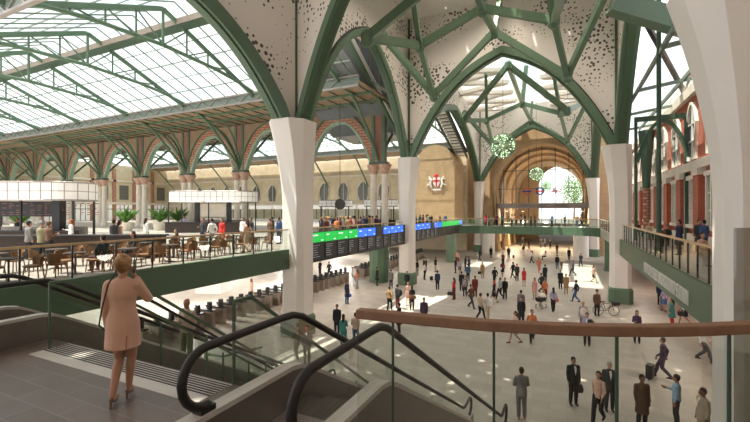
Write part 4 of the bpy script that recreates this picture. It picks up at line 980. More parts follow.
def figure(root, pose, outfit, fem=0, hair='short', vox=.02, cols=('skin', 'hair', 'top', 'bottom', 'shoe'), fine=False):
    P = pose_pts(pose, fem); k = .9 if fem else 1.0; e = .014
    mb = MB(); body(mb, P, fem, fine); remesh(mb, 'body', vox, cols[0], root, 2 if fine else 1)
    h = P['head']; mb = MB()
    mb.ell(h+V((0,-.018,.045)), (.086, .098, .098), 16, 12)
    if hair == 'short': mb.ell(h+V((0,-.04,0)), (.080, .07, .085), 12, 8)
    if hair == 'long':
        mb.ell(h+V((0,-.05,-.03)), (.085, .065, .13), 12, 10); mb.cap(h+V((0,-.06,-.02)), .08, P['neckb']+V((0,-.075,-.02)), .065, 12)
    if hair == 'bun':
        mb.ell(h+V((0,-.05,.0)), (.084, .075, .09), 14, 10); mb.ell(h+V((0,-.12,.045)), (.07, .055, .065), 12, 10)
        random.seed(5)
        for i in range(14): a = random.uniform(0, 6.28); mb.cap(h+V((.05*math.cos(a), -.10, .03+.05*math.sin(a))), .014, h+V((.055*math.cos(a+1.2), -.13, .03+.055*math.sin(a+1.2))), .012, 6)
    if hair == 'hat':
        mb.lathe([(.085, 0), (.135, .005), (.13, .02), (.088, .02), (.08, .11), (.03, .12)], tuple(h+V((0,0,.055))), 16)
    if hair != 'bald':
        o = remesh(mb, 'hat' if hair == 'hat' else 'hair', min(vox, .014), cols[1], root)
        if True:   # open the face: drop what hangs in front of the brow
            bm = bmesh.new(); bm.from_mesh(o.data); dl = [v for v in bm.verts if v.co.y > h.y+.045 and v.co.z < h.z+.07]
            bmesh.ops.delete(bm, geom=dl, context='VERTS'); bm.to_mesh(o.data); bm.free()
    # upper garment
    mb = MB(); zb = {'suit': .80, 'shirt': .90, 'coat': .52, 'dress': .60, 'ladycoat': .66, 'skirt': .92}[outfit]; dz = -.42 if 'sit' in pose else 0; zb = max(zb, .9)+dz if 'sit' in pose else zb
    wd = .02 if outfit in ('coat', 'suit', 'ladycoat') else .008
    mb.ell(P['chest']+V((0,0,.03)), (.165*k+wd, .115*k+wd, .195), 16, 10)
    for q_ in 'LR':
        mb.cap(P['neckb']-V((0,0,.045)), .062*k, P['sh'+q_], .062*k+wd*.5, 10); mb.cap(P['sh'+q_], .064*k+wd*.6, P['el'+q_], .050*k+wd*.5, 10)
        en = P['el'+q_].lerp(P['wr'+q_], .9 if outfit not in ('dress',) else .3); mb.cap(P['el'+q_], .049*k+wd*.5, en, .036*k+wd*.4, 10)
    prof = [(P['chest'].z+.10, .155*k+wd, .105*k+wd), (P['waist'].z+.05, .14*k+wd*1.3-.015*fem, .105*k+wd), (P['pelvis'].z, .165*k+wd+.01*fem, .125+wd)]
    if zb < P['pelvis'].z-.05: prof.append((zb, (.165 if outfit in ('suit', 'shirt') else .185 if outfit == 'coat' else .19)*k+wd, (.15 if outfit == 'suit' else .185)+wd*.5))
    else: prof[-1] = (zb, .16*k+wd, .12+wd)
    n = 20; vs = [(rx*math.cos(2*PI*j/n), ry*math.sin(2*PI*j/n)-.002, z) for z, rx, ry in prof for j in range(n)]; m = len(prof)
    mb.add(vs, [(i*n+j, i*n+(j+1) % n, (i+1)*n+(j+1) % n, (i+1)*n+j) for i in range(m-1) for j in range(n)]+[tuple(range(n)), tuple((m-1)*n+j for j in range(n))[::-1]])
    remesh(mb, {'suit': 'jacket', 'shirt': 'shirt', 'coat': 'coat', 'dress': 'dress', 'ladycoat': 'coat', 'skirt': 'blouse'}[outfit], vox, cols[2], root)
    if outfit == 'suit' and fine:
        mb = MB(); mb.add([(-.045, .085, 1.455), (.045, .085, 1.455), (.05, .137, 1.36), (0, .152, 1.14), (-.05, .137, 1.36), (0, .05, 1.455), (0, .10, 1.2)], [(0,1,2,3,4), (0,5,1), (1,5,6,2), (2,6,3), (3,6,4), (4,6,5,0)]); mb.v = [(v[0]*.8, v[1]+.022, v[2]) for v in mb.v]; mb.build('shirt_front', 'sign', root)
    # legs
    if outfit in ('suit', 'shirt', 'coat'):
        mb = MB(); mb.ell(P['pelvis']-V((0,0,.01)), (.165, .122, .11), 14, 8)
        for q_ in 'LR': c_ = P['kn'+q_].lerp(P['an'+q_], .35)-V((0,.014,0)); mb.cap(P['hip'+q_], .102, P['kn'+q_], .076, 10); mb.cap(P['kn'+q_], .075, c_, .074, 10); mb.cap(c_, .074, P['an'+q_]+V((0,0,.02)), .060, 10)
        remesh(mb, 'trousers', vox, cols[3], root)
    if outfit == 'skirt':
        mb = MB(); prof = [(1.0, .13, .105), (.92, .165, .13), (.55, .19, .17)]
        vs = [(rx*math.cos(2*PI*j/n), ry*math.sin(2*PI*j/n), z) for z, rx, ry in prof for j in range(n)]
        mb.add(vs, [(i*n+j, i*n+(j+1) % n, (i+1)*n+(j+1) % n, (i+1)*n+j) for i in range(2) for j in range(n)]+[tuple(range(n)), tuple(2*n+j for j in range(n))[::-1]]); remesh(mb, 'skirt', vox, cols[3], root)
    heel = outfit == 'ladycoat'
    for q_ in 'LR':
        mb = MB(); a = P['an'+q_]
        if heel:
            mb.cap(a+V((0,-.045,-.03)), .03, a+V((0,.05,-.075)), .028, 10); mb.cap(a+V((0,.05,-.075)), .03, a+V((0,.12,-.095)), .024, 10); mb.cap(a+V((0,-.055,-.04)), .022, a+V((0,-.065,-.118)), .014, 8)
        else: mb.cap(a+V((0,-.04,-.045)), .042, a+V((0,.06,-.045)), .042, 8); mb.cap(a+V((0,.06,-.045)), .042, a+V((0,.15,-.058)), .03, 8)
        remesh(mb, 'shoe', min(vox, .014), cols[4], root)
# placeholder slots filled per person
for k_, c_ in dict(hair=(.02,.015,.012), top=(.1,.1,.1), bottom=(.03,.03,.03), shoe=(.02,.015,.012)).items(): M[k_] = mat('cloth_'+k_, c_, .75)
PAL = dict(black=(.016,.016,.018), charcoal=(.045,.045,.048), grey=(.17,.165,.16), lgrey=(.36,.35,.34), navy=(.02,.03,.07), blue=(.06,.12,.30), sky=(.30,.46,.60), white=(.72,.70,.67), cream=(.58,.50,.38), beige=(.42,.33,.24), tan=(.36,.22,.11), brown=(.11,.06,.035), red=(.55,.035,.03), maroon=(.16,.025,.03), orange=(.60,.20,.08), pink=(.62,.32,.28), purple=(.065,.04,.075), lilac=(.36,.32,.45), teal=(.05,.22,.20), jeans=(.06,.11,.20), khaki=(.20,.19,.11), green=(.06,.14,.06), blonde=(.45,.30,.13), ginger=(.30,.09,.03), dbrown=(.04,.022,.014), salmon=(.62,.20,.13), silver=(.4,.39,.37), coral=(.6, .38, .30))
CM = {}
def cm(c):
    if c not in CM: CM[c] = mat('cloth_'+c, PAL[c], .8, vary=.1, scale=9)
    return CM[c]
CM['skin'] = M['skin']; CM['skin2'] = M['skin2']; CM['skin3'] = M['skin3']
PROTO = {}
KIND = {  # pose, outfit, female, hair
 'ms': ('stand', 'suit', 0, 'short'), 'mw': ('walk', 'suit', 0, 'short'), 'mf': ('fold', 'suit', 0, 'short'), 'mt': ('talk', 'shirt', 0, 'short'), 'mz': ('walk', 'shirt', 0, 'short'), 'mh': ('stand', 'suit', 0, 'hat'), 'mc': ('stand', 'coat', 0, 'short'), 'mb': ('talk', 'shirt', 0, 'bald'),
 'fs': ('talk', 'shirt', 1, 'long'), 'fw': ('walk', 'shirt', 1, 'long'), 'fd': ('stand', 'dress', 1, 'long'), 'fk': ('walk', 'skirt', 1, 'long'), 'fc': ('stand', 'coat', 1, 'long'), 'si': ('sit', 'suit', 0, 'short'), 'sf': ('sit', 'shirt', 1, 'long')}
def proto(kd, hi):
    if (kd, hi) not in PROTO:
        t = bpy.data.objects.new('person', None); COL.objects.link(t); t['category'] = 'person'
        po, ou, fe, ha = KIND[kd]; figure(t, po, ou, fe, ha, .0125 if hi else .024, fine=hi); PROTO[kd, hi] = [t, False]
    return PROTO[kd, hi]
ROLE = {'body': 0, 'hair': 1, 'hat': 1, 'jacket': 2, 'shirt': 2, 'coat': 2, 'dress': 2, 'blouse': 2, 'trousers': 3, 'skirt': 3, 'shoe': 4}
def person(kd, loc, rz, cols, label, hi=False, s=1.0, group=None):
    p = proto(kd, hi)
    if not p[1]: t = p[0]; p[1] = True
    else: t = copy_tree(p[0])
    t.location = loc; t.rotation_euler = (0, 0, rz); t.scale = (s, s, s); t['label'] = label
    if group: t['group'] = group
    elif 'group' in t: del t['group']
    full = (cols.split()+['dbrown', 'black', 'black', 'black'])[:5]   # skin hair top bottom shoe
    for c in t.children:
        if c.name.split('.')[0] not in ROLE: continue
        r = ROLE[c.name.split('.')[0]]; c.material_slots[0].link = 'OBJECT'; c.material_slots[0].material = cm(full[r])
    return t
def on_x(px, x): r = (px-CX)/F; return x*(CA+SA*r)/(CA*r-SA)
def on_y(px, y): r = (px-CX)/F; return y*(CA*r-SA)/(CA+SA*r)
FLOOR = [
# kind px  feet  deg  skin hair top bottom shoe | label
('mf',521.5,418.5,20,'skin3 dbrown grey grey tan','man in a grey suit with folded arms standing alone below the curved rail'),
('ms',573.5,405,205,'skin3 black black black black','man in a black suit and white shirt holding a dark bag'),
('ms',609.5,411,190,'skin silver charcoal charcoal black','grey-haired man in a charcoal suit beside the woman in the pale blouse'),
('fw',598.5,424,160,'skin dbrown coral black black','woman in a pale pink blouse and black trousers walking close to the grey-haired man'),
('mz',663,379,75,'skin purple purple purple black','person in a dark purple suit pulling a black suitcase'),
('mc',642,428.5,200,'skin2 black brown black black','man in a patterned brown jacket standing with his back to the suitcase'),
('mt',676.5,428,75,'skin3 black sky charcoal black','man in a light blue shirt gesturing towards the brown jacket'),
('ms',703,446,110,'skin2 black beige beige black','man in a beige top at the bottom right beside the big close column'),
('mz',704,362,250,'skin dbrown white charcoal black','person in a white top walking below the station lettering, legs under the rail'),
('fs',637,343,180,'skin dbrown purple black black','dark-haired woman in a dark top facing up near the second right column'),
('fk',684.6,325,120,'skin black white black black','person in a white shirt with a black bag under the green fascia'),
('fc',672,326,60,'skin dbrown teal red blue','person in a brightly coloured patterned coat under the station lettering'),
('ms',660,305,190,'skin black navy black black','person in dark blue leaning at the wall under the first letters of the fascia'),
('fk',664,312,30,'skin lgrey lilac blue black','small figure in lilac beside the brightly coloured coat'),
('mh',597,316,200,'skin black brown black black','man in a brown coat and hat standing with a bicycle'),
('ms',583,331,20,'skin blonde lgrey grey black','blond person with a grey backpack just above the timber rail'),
('ms',587,346,170,'skin black lilac black black','person in a lilac jacket with a black backpack cut by the timber rail'),
('fw',553.4,312.6,10,'skin black lilac black black','woman in a lilac top with a pink bag walking behind the pram'),
('fk',545,301,200,'skin dbrown orange maroon black','person in an orange top pushing the white pram'),
('mz',576,302.5,70,'skin black navy jeans black','man in a navy jacket and jeans striding at the edge of the bright floor patch'),
('mc',566,294,10,'skin blonde tan beige tan','person in a tan coat next to the black coat near the bright patch'),
('mc',560.5,289,200,'skin black black black black','person in a black coat beside the tan coat near the bright patch'),
('mz',541.5,293.5,240,'skin black charcoal black black','person in charcoal walking right of the striped skirt'),
('fd',534.6,299.5,180,'skin dbrown pink black black','woman in a pink top and black and white striped skirt'),
('mz',532,342,190,'skin black orange black black','person in a rust orange top half hidden by the timber rail'),
('mc',521.3,325,185,'skin black black black black','man in a long black coat just above the middle of the timber rail'),
('fk',515.5,344,120,'skin dbrown coral lgrey brown','woman in a patterned jacket with bare legs showing under the rail'),
('ms',521,316,10,'skin dbrown grey grey black','small person in grey directly behind the man in the long black coat'),
('mz',487.7,320,20,'skin dbrown white cream tan','person in a white jacket and cream trousers'),
('mz',480.6,320,330,'skin dbrown beige black black','man in a beige shirt and black trousers walking beside the white jacket'),
('mz',471,308.5,250,'skin dbrown brown charcoal black','man in a brown leather jacket standing alone left of the white jacket'),
('mc',475,297,190,'skin2 dbrown maroon maroon black','man in a dark brown suit behind the brown leather jacket'),
('ms',465,296.5,200,'skin black grey charcoal black','person with a big grey backpack in the group left of the dark brown suit'),
('ms',461.5,291,30,'skin black black black black','person in black standing at the left of the grey backpack'),
('fk',494,303.5,120,'skin red black black black','woman with red scarf and black dress walking in step with two others'),
('mz',500,299.5,140,'skin dbrown lgrey black black','person in light grey between the red scarf and the black suit'),
('ms',505,299.5,160,'skin dbrown black black black','man in a black suit at the right of the light grey jacket'),
('fs',454,299.5,70,'skin dbrown red maroon black','woman in a red top carrying a big black bag'),
('ms',437.5,290,30,'skin black navy black black','person in a navy jacket with a white shoulder panel'),
('mt',424.5,279.5,300,'skin black white black black','man in a white shirt pulling a small black bag'),
('ms',435.5,272,80,'skin black black beige black','person in a black top left of the green pier, upper one of two'),
('ms',425,273,200,'skin black charcoal black black','person in charcoal behind the man in the white shirt'),
('fs',417,276,180,'skin black black grey black','dark-haired person near the right edge of the second column'),
('ms',411,273,120,'skin dbrown white black black','person in white close behind the second left column'),
('ms',391,288.5,20,'skin dbrown grey charcoal black','man in a grey jacket at the left foot of the second column'),
('mz',389.5,311,10,'skin dbrown tan black black','man in a tan top and black trousers in front of the grey jacket'),
('ms',397.5,308.5,330,'skin black black maroon black','person in black with a backpack beside the tan top'),
('mc',424,326,200,'skin black purple black black','person in a dark plum coat standing just over the timber rail'),
('mc',399,333,100,'skin dbrown black black black','person in black cut by the left part of the timber rail'),
('fk',408,305,200,'skin dbrown coral pink black','woman in a pale pink coat right of the backpack pair'),
('fs',412,310,10,'skin black black black black','woman in black with a broad brown bag on her back'),
('ms',407,291,190,'skin black black charcoal black','person in black before the green base of the second column'),
('mc',377,285.5,300,'skin black black black black','person in a long black coat beside the green pier foot'),
('fc',347,303.5,250,'skin brown navy blue black','woman in a navy coat with a blue bag walking left of the gates'),
('ms',337,335,195,'skin3 black black black black','man in a black suit standing alone above the escalator handrail'),
('fs',343.5,348,20,'skin dbrown teal teal black','child in teal beside the adult in the tan top'),
('mz',355.5,346,10,'skin dbrown beige jeans brown','adult in a beige top and jeans next to the child in teal'),
('mz',297,360,60,'skin dbrown khaki khaki brown','person in khaki before the green base of the big column'),
('ms',307,363,200,'skin dbrown grey khaki black','shorter person in grey beside the person in khaki'),
('fc',251,301,180,'skin dbrown coral brown black','woman in a coral coat standing by the ticket gates beneath the gallery'),
('ms',320,276,80,'skin black black black black','person in black beyond the gates below the first green screen'),
('mz',329,278,70,'skin black charcoal black black','person walking beyond the gates below the second green screen'),
('fs',357,288.5,80,'skin dbrown orange lgrey tan','person in orange and grey close to the ticket gates'),
('ms',355,284,30,'skin dbrown white lgrey tan','person in white close to the ticket gates beside the orange top'),
('mt',457.5,264,200,'skin dbrown pink maroon black','person in pink just right of the green pier under the gallery'),
('ms',455.5,273,100,'skin black black black black','person in black in front of the pink top by the green pier'),
('fk',459.5,275,210,'skin dbrown lilac purple black','woman in lilac in the group by the green pier'),
('ms',465.5,271,120,'skin black black black black','left one of two dark figures in talk right of the green pier'),
('mt',469,271.5,250,'skin black navy charcoal black','right one of two dark figures in talk right of the green pier'),
('ms',468,281,10,'skin dbrown jeans black black','person in a blue top below the talking pair'),
('mz',480,261.5,60,'skin black black black black','person in black walking below the left part of the footbridge'),
('fc',482.5,278.5,200,'skin blonde tan beige brown','person in a tan coat with a dark bag in the middle distance'),
('mc',491,258,20,'skin black black black black','tall figure in a long black coat below the footbridge'),
('mc',502,249,10,'skin dbrown brown brown black','figure in brown under the footbridge fascia'),
('fs',503,266,200,'skin dbrown maroon black black','person in maroon halfway between footbridge and the walking trio'),
('fk',502.5,277,20,'skin dbrown maroon black black','person in dark red holding a pale bag'),
('ms',508.7,258,190,'skin dbrown charcoal charcoal black','person standing with a small black case below the footbridge'),
('mz',494.7,285,30,'skin black black black black','person in black striding just behind the red scarf'),
('mz',513,278.5,60,'skin black black black black','left person of the two in black near the red dress'),
('ms',517,281,200,'skin black charcoal black black','right person of the two in black near the red dress'),
('fd',524,286.5,190,'skin dbrown red red black','woman in a bright red dress'),
('mz',522.7,246,100,'skin dbrown charcoal black black','small figure walking beneath the middle of the footbridge'),
('fs',523.5,255.5,20,'skin black black white black','small child in black and white under the footbridge'),
('fk',529,251.5,260,'skin dbrown maroon black black','small figure in dark red with a case under the footbridge'),
('ms',541,248,200,'skin black black black black','left figure of the pair in black at the tunnel entrance'),
('ms',544.8,247.5,20,'skin black charcoal black black','right figure of the pair in black at the tunnel entrance'),
('mc',550.3,249,190,'skin black black black black','tall figure in black just right of the pair at the tunnel entrance'),
('fs',557,254,20,'skin dbrown brown charcoal black','figure in brown below the right part of the footbridge'),
('fw',532,263.5,70,'skin dbrown white charcoal black','person in white in the empty middle of the floor'),
('sf',545.5,259.8,90,'skin dbrown white black black','small figure in white crouched in the distance'),
('mc',569,260,200,'skin black black black black','figure in a black coat standing alone below the right of the footbridge'),
('ms',557.2,269,20,'skin black black jeans black','person in black and blue in the pair left of the bright patch'),
('fw',561.8,269,20,'skin blonde beige brown black','person in beige in the pair left of the bright patch'),
('mz',539,273,200,'skin dbrown salmon salmon salmon','person dressed all in salmon orange'),
('mc',545,282,30,'skin black black black black','person in black with a shoulder bag below the salmon outfit'),
('mz',573,276,110,'skin black purple charcoal black','striding figure silhouetted on the bright floor patch'),
('mz',580.8,267,160,'skin dbrown black black black','dark figure at the top corner of the bright floor patch'),
('fk',594,283,250,'skin dbrown coral black black','woman in a pale pink top at the right edge of the bright patch'),
]
for i, (kd, px, py, dg, cols, lab) in enumerate(FLOOR):
    x, y = ground(px, py); person(kd, (x, y, 0), math.radians(dg), cols, lab, hi=py > 338, s=1.0)

# people one floor up
UP = [  # kind, px, plane ('x' or 'y' or 'Y' depth), value, deg, colours, label
('ms',18,'Y',25.0,200,'skin dbrown black black','barista in black behind the coffee kiosk counter, under the menu board'),
('ms',29,'Y',18.0,0,'skin black grey black','person in grey seen from behind at the bar, before the menu board'),
('mh',42,'Y',17.6,20,'skin grey khaki black','person in a grey cap at the bar beside the black pillar'),
('mt',49,'Y',17.3,10,'skin brown brown black','person in brown leaning at the bar just right of the grey cap'),
('fs',71,'Y',21.5,160,'skin ginger white black','red-haired person in white and black by the coffee kiosk'),
('mc',114,'Y',20.5,10,'skin dbrown charcoal black','man in a long charcoal coat standing at the end of the bar'),
('fc',120,'Y',20.8,350,'skin dbrown coral beige','woman in a pale pink coat right behind the charcoal coat'),
('fc',146,'Y',25,0,'skin dbrown white beige','person in white standing alone between the two kiosks'),
('fs',184,'Y',41.5,180,'skin dbrown lilac black','person in lilac serving behind the far kiosk counter'),
('mt',203,'Y',24.6,190,'skin dbrown charcoal navy','man in a dark jacket left of the white tee shirt'),
('mz',212,'Y',23.6,80,'skin dbrown white lgrey','man in a white tee shirt and grey shorts by the gallery rail'),
('mc',222,'Y',24.5,180,'skin dbrown red charcoal','person in a red jacket right of the white tee shirt'),
('ms',243,'Y',27.5,190,'skin black white black','man in a white shirt facing the far kiosk'),
('ms',251,'Y',27.0,170,'skin black black black','man in black right of the man in the white shirt'),
('fw',247,'x',-15.0,90,'skin dbrown coral beige','woman in pale coral walking along the gallery rail before the big column'),
('mc',272,'Y',30.5,90,'skin black charcoal black','man in charcoal near the left edge of the big column'),
('ms',279.5,'Y',30,270,'skin black navy black','man in navy beside the left edge of the big column'),
('fs',284,'Y',31,250,'skin dbrown white white','person in white touching the edge of the big column'),
('si',103,'x',-15.3,100,'skin black black black','seated man in black on a rattan chair behind the woman on the phone'),
('sf',133,'x',-16.6,180,'skin black black black','seated person in black facing the camera among the rattan chairs'),
('sf',176,'x',-16.9,200,'skin dbrown brown brown','seated person in brown at a table before the far kiosk'),
]
for k, (kd, px, pl, val, dg, cols, lab) in enumerate(UP):
    if pl == 'Y': X = (px-CX)/F*val; x, y = cam2w(X, val)
    elif pl == 'x': x = val; y = on_x(px, val)
    person(kd, (x, y, DZ), math.radians(dg), cols, lab)
    if kd in ('si', 'sf'):
        c = copy_tree(ch, (x, y, DZ), math.radians(dg)+PI, 'rattan chair under the seated '+lab.replace('seated ', '').split(' on ')[0].split(' facing')[0].split(' at a')[0])
        if 'group' in c: del c['group']
random.seed(21)
TOPS = ['black', 'navy', 'red', 'white', 'charcoal', 'tan', 'grey', 'orange', 'brown', 'pink', 'maroon', 'beige', 'blue', 'purple', 'teal']
WORD = dict(lgrey='light grey')
def crowd(n, gen, where, heads='dbrown black black brown blonde'.split()):
    cnt = {}
    for i in range(n):
        x, y = gen(i); top = TOPS[(i*4+len(where)) % len(TOPS)]; kd = ['ms', 'fs', 'mt', 'mc', 'fw', 'mf', 'fc', 'mz'][(i*5+n) % 8]
        cnt[top] = cnt.get(top, 0)+1
        what = {'ms': 'person standing', 'fs': 'long-haired person', 'mt': 'person gesturing', 'mc': 'coated person', 'fw': 'long-haired person walking', 'mf': 'person with folded arms', 'fc': 'long-haired coated person', 'mz': 'person walking'}[kd]
        person(kd, (x, y, DZ), random.uniform(0, 6.28), 'skin %s %s %s' % (random.choice(heads), top, random.choice(['black', 'charcoal', 'jeans', 'black'])), '%s in %s %s%s' % (what, top, where, '' if cnt[top] == 1 else ', %s in that colour' % ORD[cnt[top]-1]))
crowd(38, lambda i: (-15.0-random.random()*2.6-(i % 3)*.5, 20.4+i*.41), 'above the nearer departure screens')
crowd(14, lambda i: (-15.0-random.random()*2.0, 38.5+i*1.3), 'above the farther departure screens')
bp = [486, 489, 497, 502, 512, 516, 521, 525, 531, 535, 552, 565, 577, 581]
crowd(14, lambda i: (on_y(bp[i], 60.2+(i % 3)*.7), 60.2+(i % 3)*.7), 'on the footbridge')
RG = [('mc',679,5.0,100,'skin black navy charcoal','man in a navy suit and white shirt standing at the right gallery rail'),
('sf',638,5.4,200,'skin dbrown maroon black','person in maroon near the far end of the right gallery rail'),
('si',649,5.6,190,'skin blonde beige black','fair-haired person in beige sitting beyond the slim post'),
('si',661,5.0,160,'skin dbrown brown black','person in brown bending beside the slim green post'),
('si',667,5.6,160,'skin black black black','person in black sitting right of the slim green post'),
('mc',699,6.3,200,'skin dbrown charcoal black','man in charcoal in the embracing pair near the big close column'),
('ms',704,6.2,30,'skin black blue black','person in dark blue in the embracing pair near the big close column'),
('sf',702,4.9,210,'skin dbrown coral beige','woman in pale coral bending at the rail close to the big column')]
for kd, px, x, dg, cols, lab in RG: person(kd, (x, on_x(px, x), DZ), math.radians(dg), cols, lab)
# bald man on the farther escalator
ye = 7.0; zs = DZ-(ye-2.3-1.55)*math.tan(PI/6)+.02
Ym = 11.7; X = (186-CX)/F*Ym; xm, ym = cam2w(X, Ym)
xm, ym = -8.75, on_x(187, -8.75); zs = DZ-max(0, (ym-2.3-1.55))*math.tan(PI/6)+.1
person('mb', (xm, ym, zs), PI+.3, 'skin3 dbrown beige khaki brown', 'bald man in a beige shirt riding the farther escalator', hi=True)

# the woman on the phone
wx, wy = ground(123, 401, DZ)
t = thing('person', 'fair-haired woman in a pink coat and heels talking on a phone, back turned', 'person', (wx, wy, DZ), math.radians(40)); t.scale = (.965,)*3
SAVE = {k: M[k] for k in ('hair', 'top', 'shoe')}
M['hair'] = mat('woman_hair', (.33, .18, .075), .5, vary=.35, scale=26, bump=.6); M['top'] = mat('pink_coat', (.60, .36, .26), .75, vary=.05, scale=5, bump=.15); M['shoe'] = mat('taupe_leather', (.20, .13, .09), .4)
M['wskin'] = mat('woman_skin', (.44, .23, .145), .5, vary=.04)
figure(t, 'phone stride', 'ladycoat', 1, 'bun', .0085, cols=('wskin', 'hair', 'top', 'bottom', 'shoe'), fine=True)
mb = MB(); mb.beam((0, -.165, .67), (0, -.15, .88), .006, .01); mb.beam((.085, -.17, .67), (.09, -.158, .82), .008, .012)
mb.build('back_vent', 'rose', t)
mb = MB(); mb.tube([(.0, -.06, 1.475), (.0, -.09, 1.46), (.04, -.06, 1.47)], .03, 8)
M.update(SAVE)
Rm = Matrix.Rotation(math.radians(40), 3, 'Z')
def wl(v): return tuple(Rm @ (Vector(v)*.965)+Vector((wx, wy, DZ)))
t2 = thing('mobile_phone', 'black mobile phone held to the right ear of the woman in pink', 'phone', wl((.105, .075, 1.60)), math.radians(40))
MB().box(-.006, -.037, -.075, .006, .037, .075).build('case', 'black', t2); MB().box(-.0075, -.032, -.068, -.006, .032, .068).build('screen', 'scr_d', t2)
t2 = thing('shoulder_bag', 'dark shoulder bag on a long thin strap worn by the woman in pink', 'bag', wl((-.08, 0, 0)), math.radians(40))
MB().tube([(.02, .04, 1.455), (.0, -.03, 1.47), (-.03, -.13, 1.38), (-.075, -.155, 1.1), (-.10, -.15, .90), (-.10, -.05, .80)], .009, 6).build('strap', 'maroonl', t2) if 'maroonl' in M else MB().tube([(.02, .04, 1.455), (.0, -.03, 1.475), (-.03, -.125, 1.38), (-.085, -.15, 1.1), (-.13, -.10, .92), (-.13, .05, .82)], .009, 6).build('strap', 'rubber', t2)
mb = MB(); mb.box(-.13, .08, .66, -.05, .30, .84); mb.build('body', 'rubber', t2)

# ------------------------------------------------------------------ things carried and pushed
def suitcase(label, px, py, z=0, rz=0, s=1, m='charc'):
    x, y = ground(px, py, z); t = thing('suitcase', label, 'suitcase', (x, y, z), rz); t.scale = (s, s, s)
    MB().box(-.2, -.12, .06, .2, .12, .62).build('shell', 'rubber', t); MB().tube([(-.12, .1, .6), (-.12, .3, 1.0), (.12, .3, 1.0), (.12, .1, .6)], .012, 6).build('pull_handle', 'steel', t)
    for sx in (-.16, .16): MB().tube([(sx-.02, 0, .04), (sx+.02, 0, .04)], .04, 10).build('wheel', 'black', t)
    return t
suitcase('black suitcase pulled by the person in the dark purple suit', 650, 379, rz=1.2)
suitcase('small black wheeled bag behind the man in the white shirt', 431.5, 280.5, rz=1, s=.7)
suitcase('small black case beside the standing figure below the footbridge', 513.5, 258, rz=0, s=.7)
def bag(label, px, py, h, m='rubber', w_=.36, z=0, rz=0):
    x, y = ground(px, py, z); t = thing('bag', label, 'bag', (x, y, z+h), rz)
    loft(MB(), [[(w_/2*a*k, .09*b*k2, zz) for a, b in ((-1,-1), (1,-1), (1,1), (-1,1))] for k, k2, zz in ((.8, 1, 0), (1, 1.2, .12), (.85, .5, .27))]).build('body', m, t); MB().tube([(-w_*.25, 0, .26), (-w_*.2, 0, .42), (w_*.2, 0, .42), (w_*.25, 0, .26)], .012, 6).build('handle', m, t)
bag('dark bag in the hand of the man in the black suit', 577.5, 405.5, .50, rz=.3)
bag('big black bag held by the woman in the red top', 450.5, 299.5, .35, w_=.5)
bag('blue bag carried by the woman in the navy coat', 349, 303.5, .5, 'jeansl' if 'jeansl' in M else 'blue')
bag('pink bag at the hip of the woman in the lilac top', 556, 312.6, .75, 'redp')
bag('black bag carried by the person in the white shirt under the fascia', 681, 325.5, .6)
bag('broad brown bag on the back of the woman in black', 412.5, 311, .85, 'rattan', .5)
bag('pale bag held by the person in dark red', 499.8, 277.3, .8, 'white', .4)
bag('dark bag under the arm of the person in the tan coat', 479.6, 278.8, .5)
def backpack(label, px, py, m='rubber', z=.98):
    x, y = ground(px, py); t = thing('backpack', label, 'backpack', (x, y, z))
    MB().ell((0, 0, .22), (.18, .13, .26)).build('body', m, t, True); MB().ell((0, -.12, .13), (.12, .05, .11)).build('pocket', m, t, True)
backpack('black backpack on the person in the lilac jacket', 590.5, 347.2); backpack('black backpack on the person beside the tan top', 400, 309.2); backpack('big grey backpack in the group left of the dark brown suit', 465, 298, 'grey'); backpack('pale grey backpack on the blond person by the rail', 583.5, 332.5, 'stone')
# bicycle
x, y = ground(606, 315.5); t = thing('bicycle', 'bicycle standing at the hand of the man in the brown coat and hat', 'bicycle', (x, y, 0), math.asin(SA)-.15)
for s in (-.5, .5):
    wv = MB(); wv.tube([(s+.33*math.cos(2*PI*k/24), 0, .34+.33*math.sin(2*PI*k/24)) for k in range(24)], .02, 6, closed=True); w_ = wv.build('wheel', 'black', t)
    sp = MB()
    for k in range(10): sp.tube([(s, 0, .34), (s+.32*math.cos(2*PI*k/10), 0, .34+.32*math.sin(2*PI*k/10))], .004, 4)
    sp.build('spokes', 'steel', w_)
mb = MB()
for a, b in (((-.5, .34), (-.18, .84)), ((-.5, .34), (0, .32)), ((0, .32), (-.2, .9)), ((-.18, .8), (.36, .86)), ((0, .32), (.36, .78)), ((.36, .92), (.5, .34))): mb.tube([(a[0], 0, a[1]), (b[0], 0, b[1])], .018, 6)
mb.build('frame', 'black', t); MB().box(-.32, -.07, .90, -.08, .07, .95).build('saddle', 'rubber', t); MB().tube([(.3, -.25, 1.0), (.38, -.1, 1.0), (.38, .1, 1.0), (.3, .25, 1.0)], .015, 6).build('handlebar', 'black', t)
MB().box(.45, -.2, .72, .8, .2, .95).build('basket', 'rubber', t)
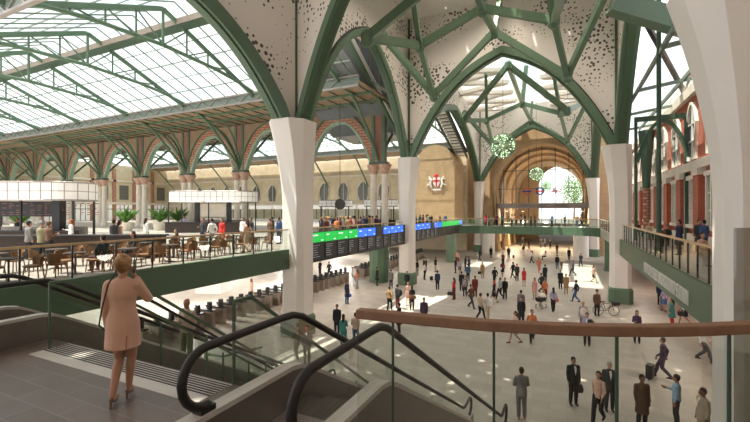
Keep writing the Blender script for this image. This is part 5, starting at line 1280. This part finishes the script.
# pram
x, y = ground(541, 308); t = thing('pram', 'white and black pram pushed by the person in the orange top', 'pram', (x, y, 0), 1.2)
loft(MB(), [[(.45*a*k, .22*b*k, z) for a, b in ((-1,-1), (1,-1), (1,1), (-1,1))] for k, z in ((.75, .5), (1, .62), (1.02, .8))]).build('carrycot', 'navyl' if 'navyl' in M else 'rubber', t)
MB().ell((.25, 0, .8), (.26, .24, .28)).build('hood', 'white', t, True); MB().tube([(-.45, -.2, .7), (-.75, -.2, 1.02), (-.75, .2, 1.02), (-.45, .2, .7)], .015, 6).build('push_bar', 'black', t)
for sx in (-.32, .32):
    for sy in (-.22, .22): MB().tube([(sx+.14*math.cos(2*PI*k/16), sy, .15+.14*math.sin(2*PI*k/16)) for k in range(16)], .018, 5, closed=True).build('wheel', 'black', t)
MB().beam((-.32, 0, .15), (.3, 0, .55), .03, .03).beam((.32, 0, .15), (-.3, 0, .55), .03, .03).build('chassis', 'steel', t)

# ------------------------------------------------------------------ added fill lights and made-up fixtures for them
k = 0
for x in (-24, -33, -43, -54):  # unseen fill panels added to brighten the floor below the gallery
    for y in (10, 20, 30, 42, 54):
        t = thing('fill_fixture', 'added square fill light panel under the gallery floor', 'light', (x, y, 3.98), group='added fill lights under the gallery')
        MB().box(-.6, -.6, -.06, .6, .6, 0).build('frame', 'grey', t); MB().box(-.55, -.55, -.07, .55, .55, -.055).build('diffuser', 'lamp', t)
        lamp('AREA', 'gallery_fill', (x, y, 3.85), 520, (1, .96, .9), (0, 0, 0), shape='SQUARE', size=1.1)
def fill_disc(x, y, z, label, group, cord=0):  # made-up fixture to go with an added fill lamp
    t = thing('fill_fixture', label, 'light', (x, y, z), group=group)
    MB().lathe([(.26, 0), (.26, .08)], n=16).build('housing', 'grey', t); MB().lathe([(.2, -.02), (.2, 0)], n=16).build('lens', 'lamp', t)
    if cord: MB().tube([(0, 0, .08), (0, 0, cord)], .015, 5).build('cord', 'black', t)
for x, y in ((-10, 45), (0, 45), (-10, 63), (0, 63), (-5.2, 54)): fill_disc(x, y, 22.75, 'added round fill light hanging below the zigzag skylight of the far bay', 'added far bay fill lights', 2.1)
for x in (-9.5, -4, 1.6): fill_disc(x, 82, 4.2, 'added round fill light under the upper walkway in the tunnel', 'added tunnel fill lights')
for x, y in ((-10.5, 80), (2.4, 80), (-9, 95), (-4, 88)): fill_disc(x, y, 7.05, 'added round fill light hanging on a cord inside the tan tunnel', 'added hanging tunnel fill lights', 3.9 + math.sqrt(max(0, 53.3-(x+4)**2)))
for x, y in ((-16.5, 24), (-16.5, 31), (-16.5, 42), (-16.5, 50), (6, 20), (6, 30), (6, 42)): fill_disc(x, y, 3.91, 'added round fill light under the edge of the gallery floor', 'added gallery edge fill lights'); lamp('POINT', 'undergallery_fill', (x, y, 3.6), 200, (1, .9, .78), shadow_soft_size=.6)  # fill lamps and discs added below the gallery edges
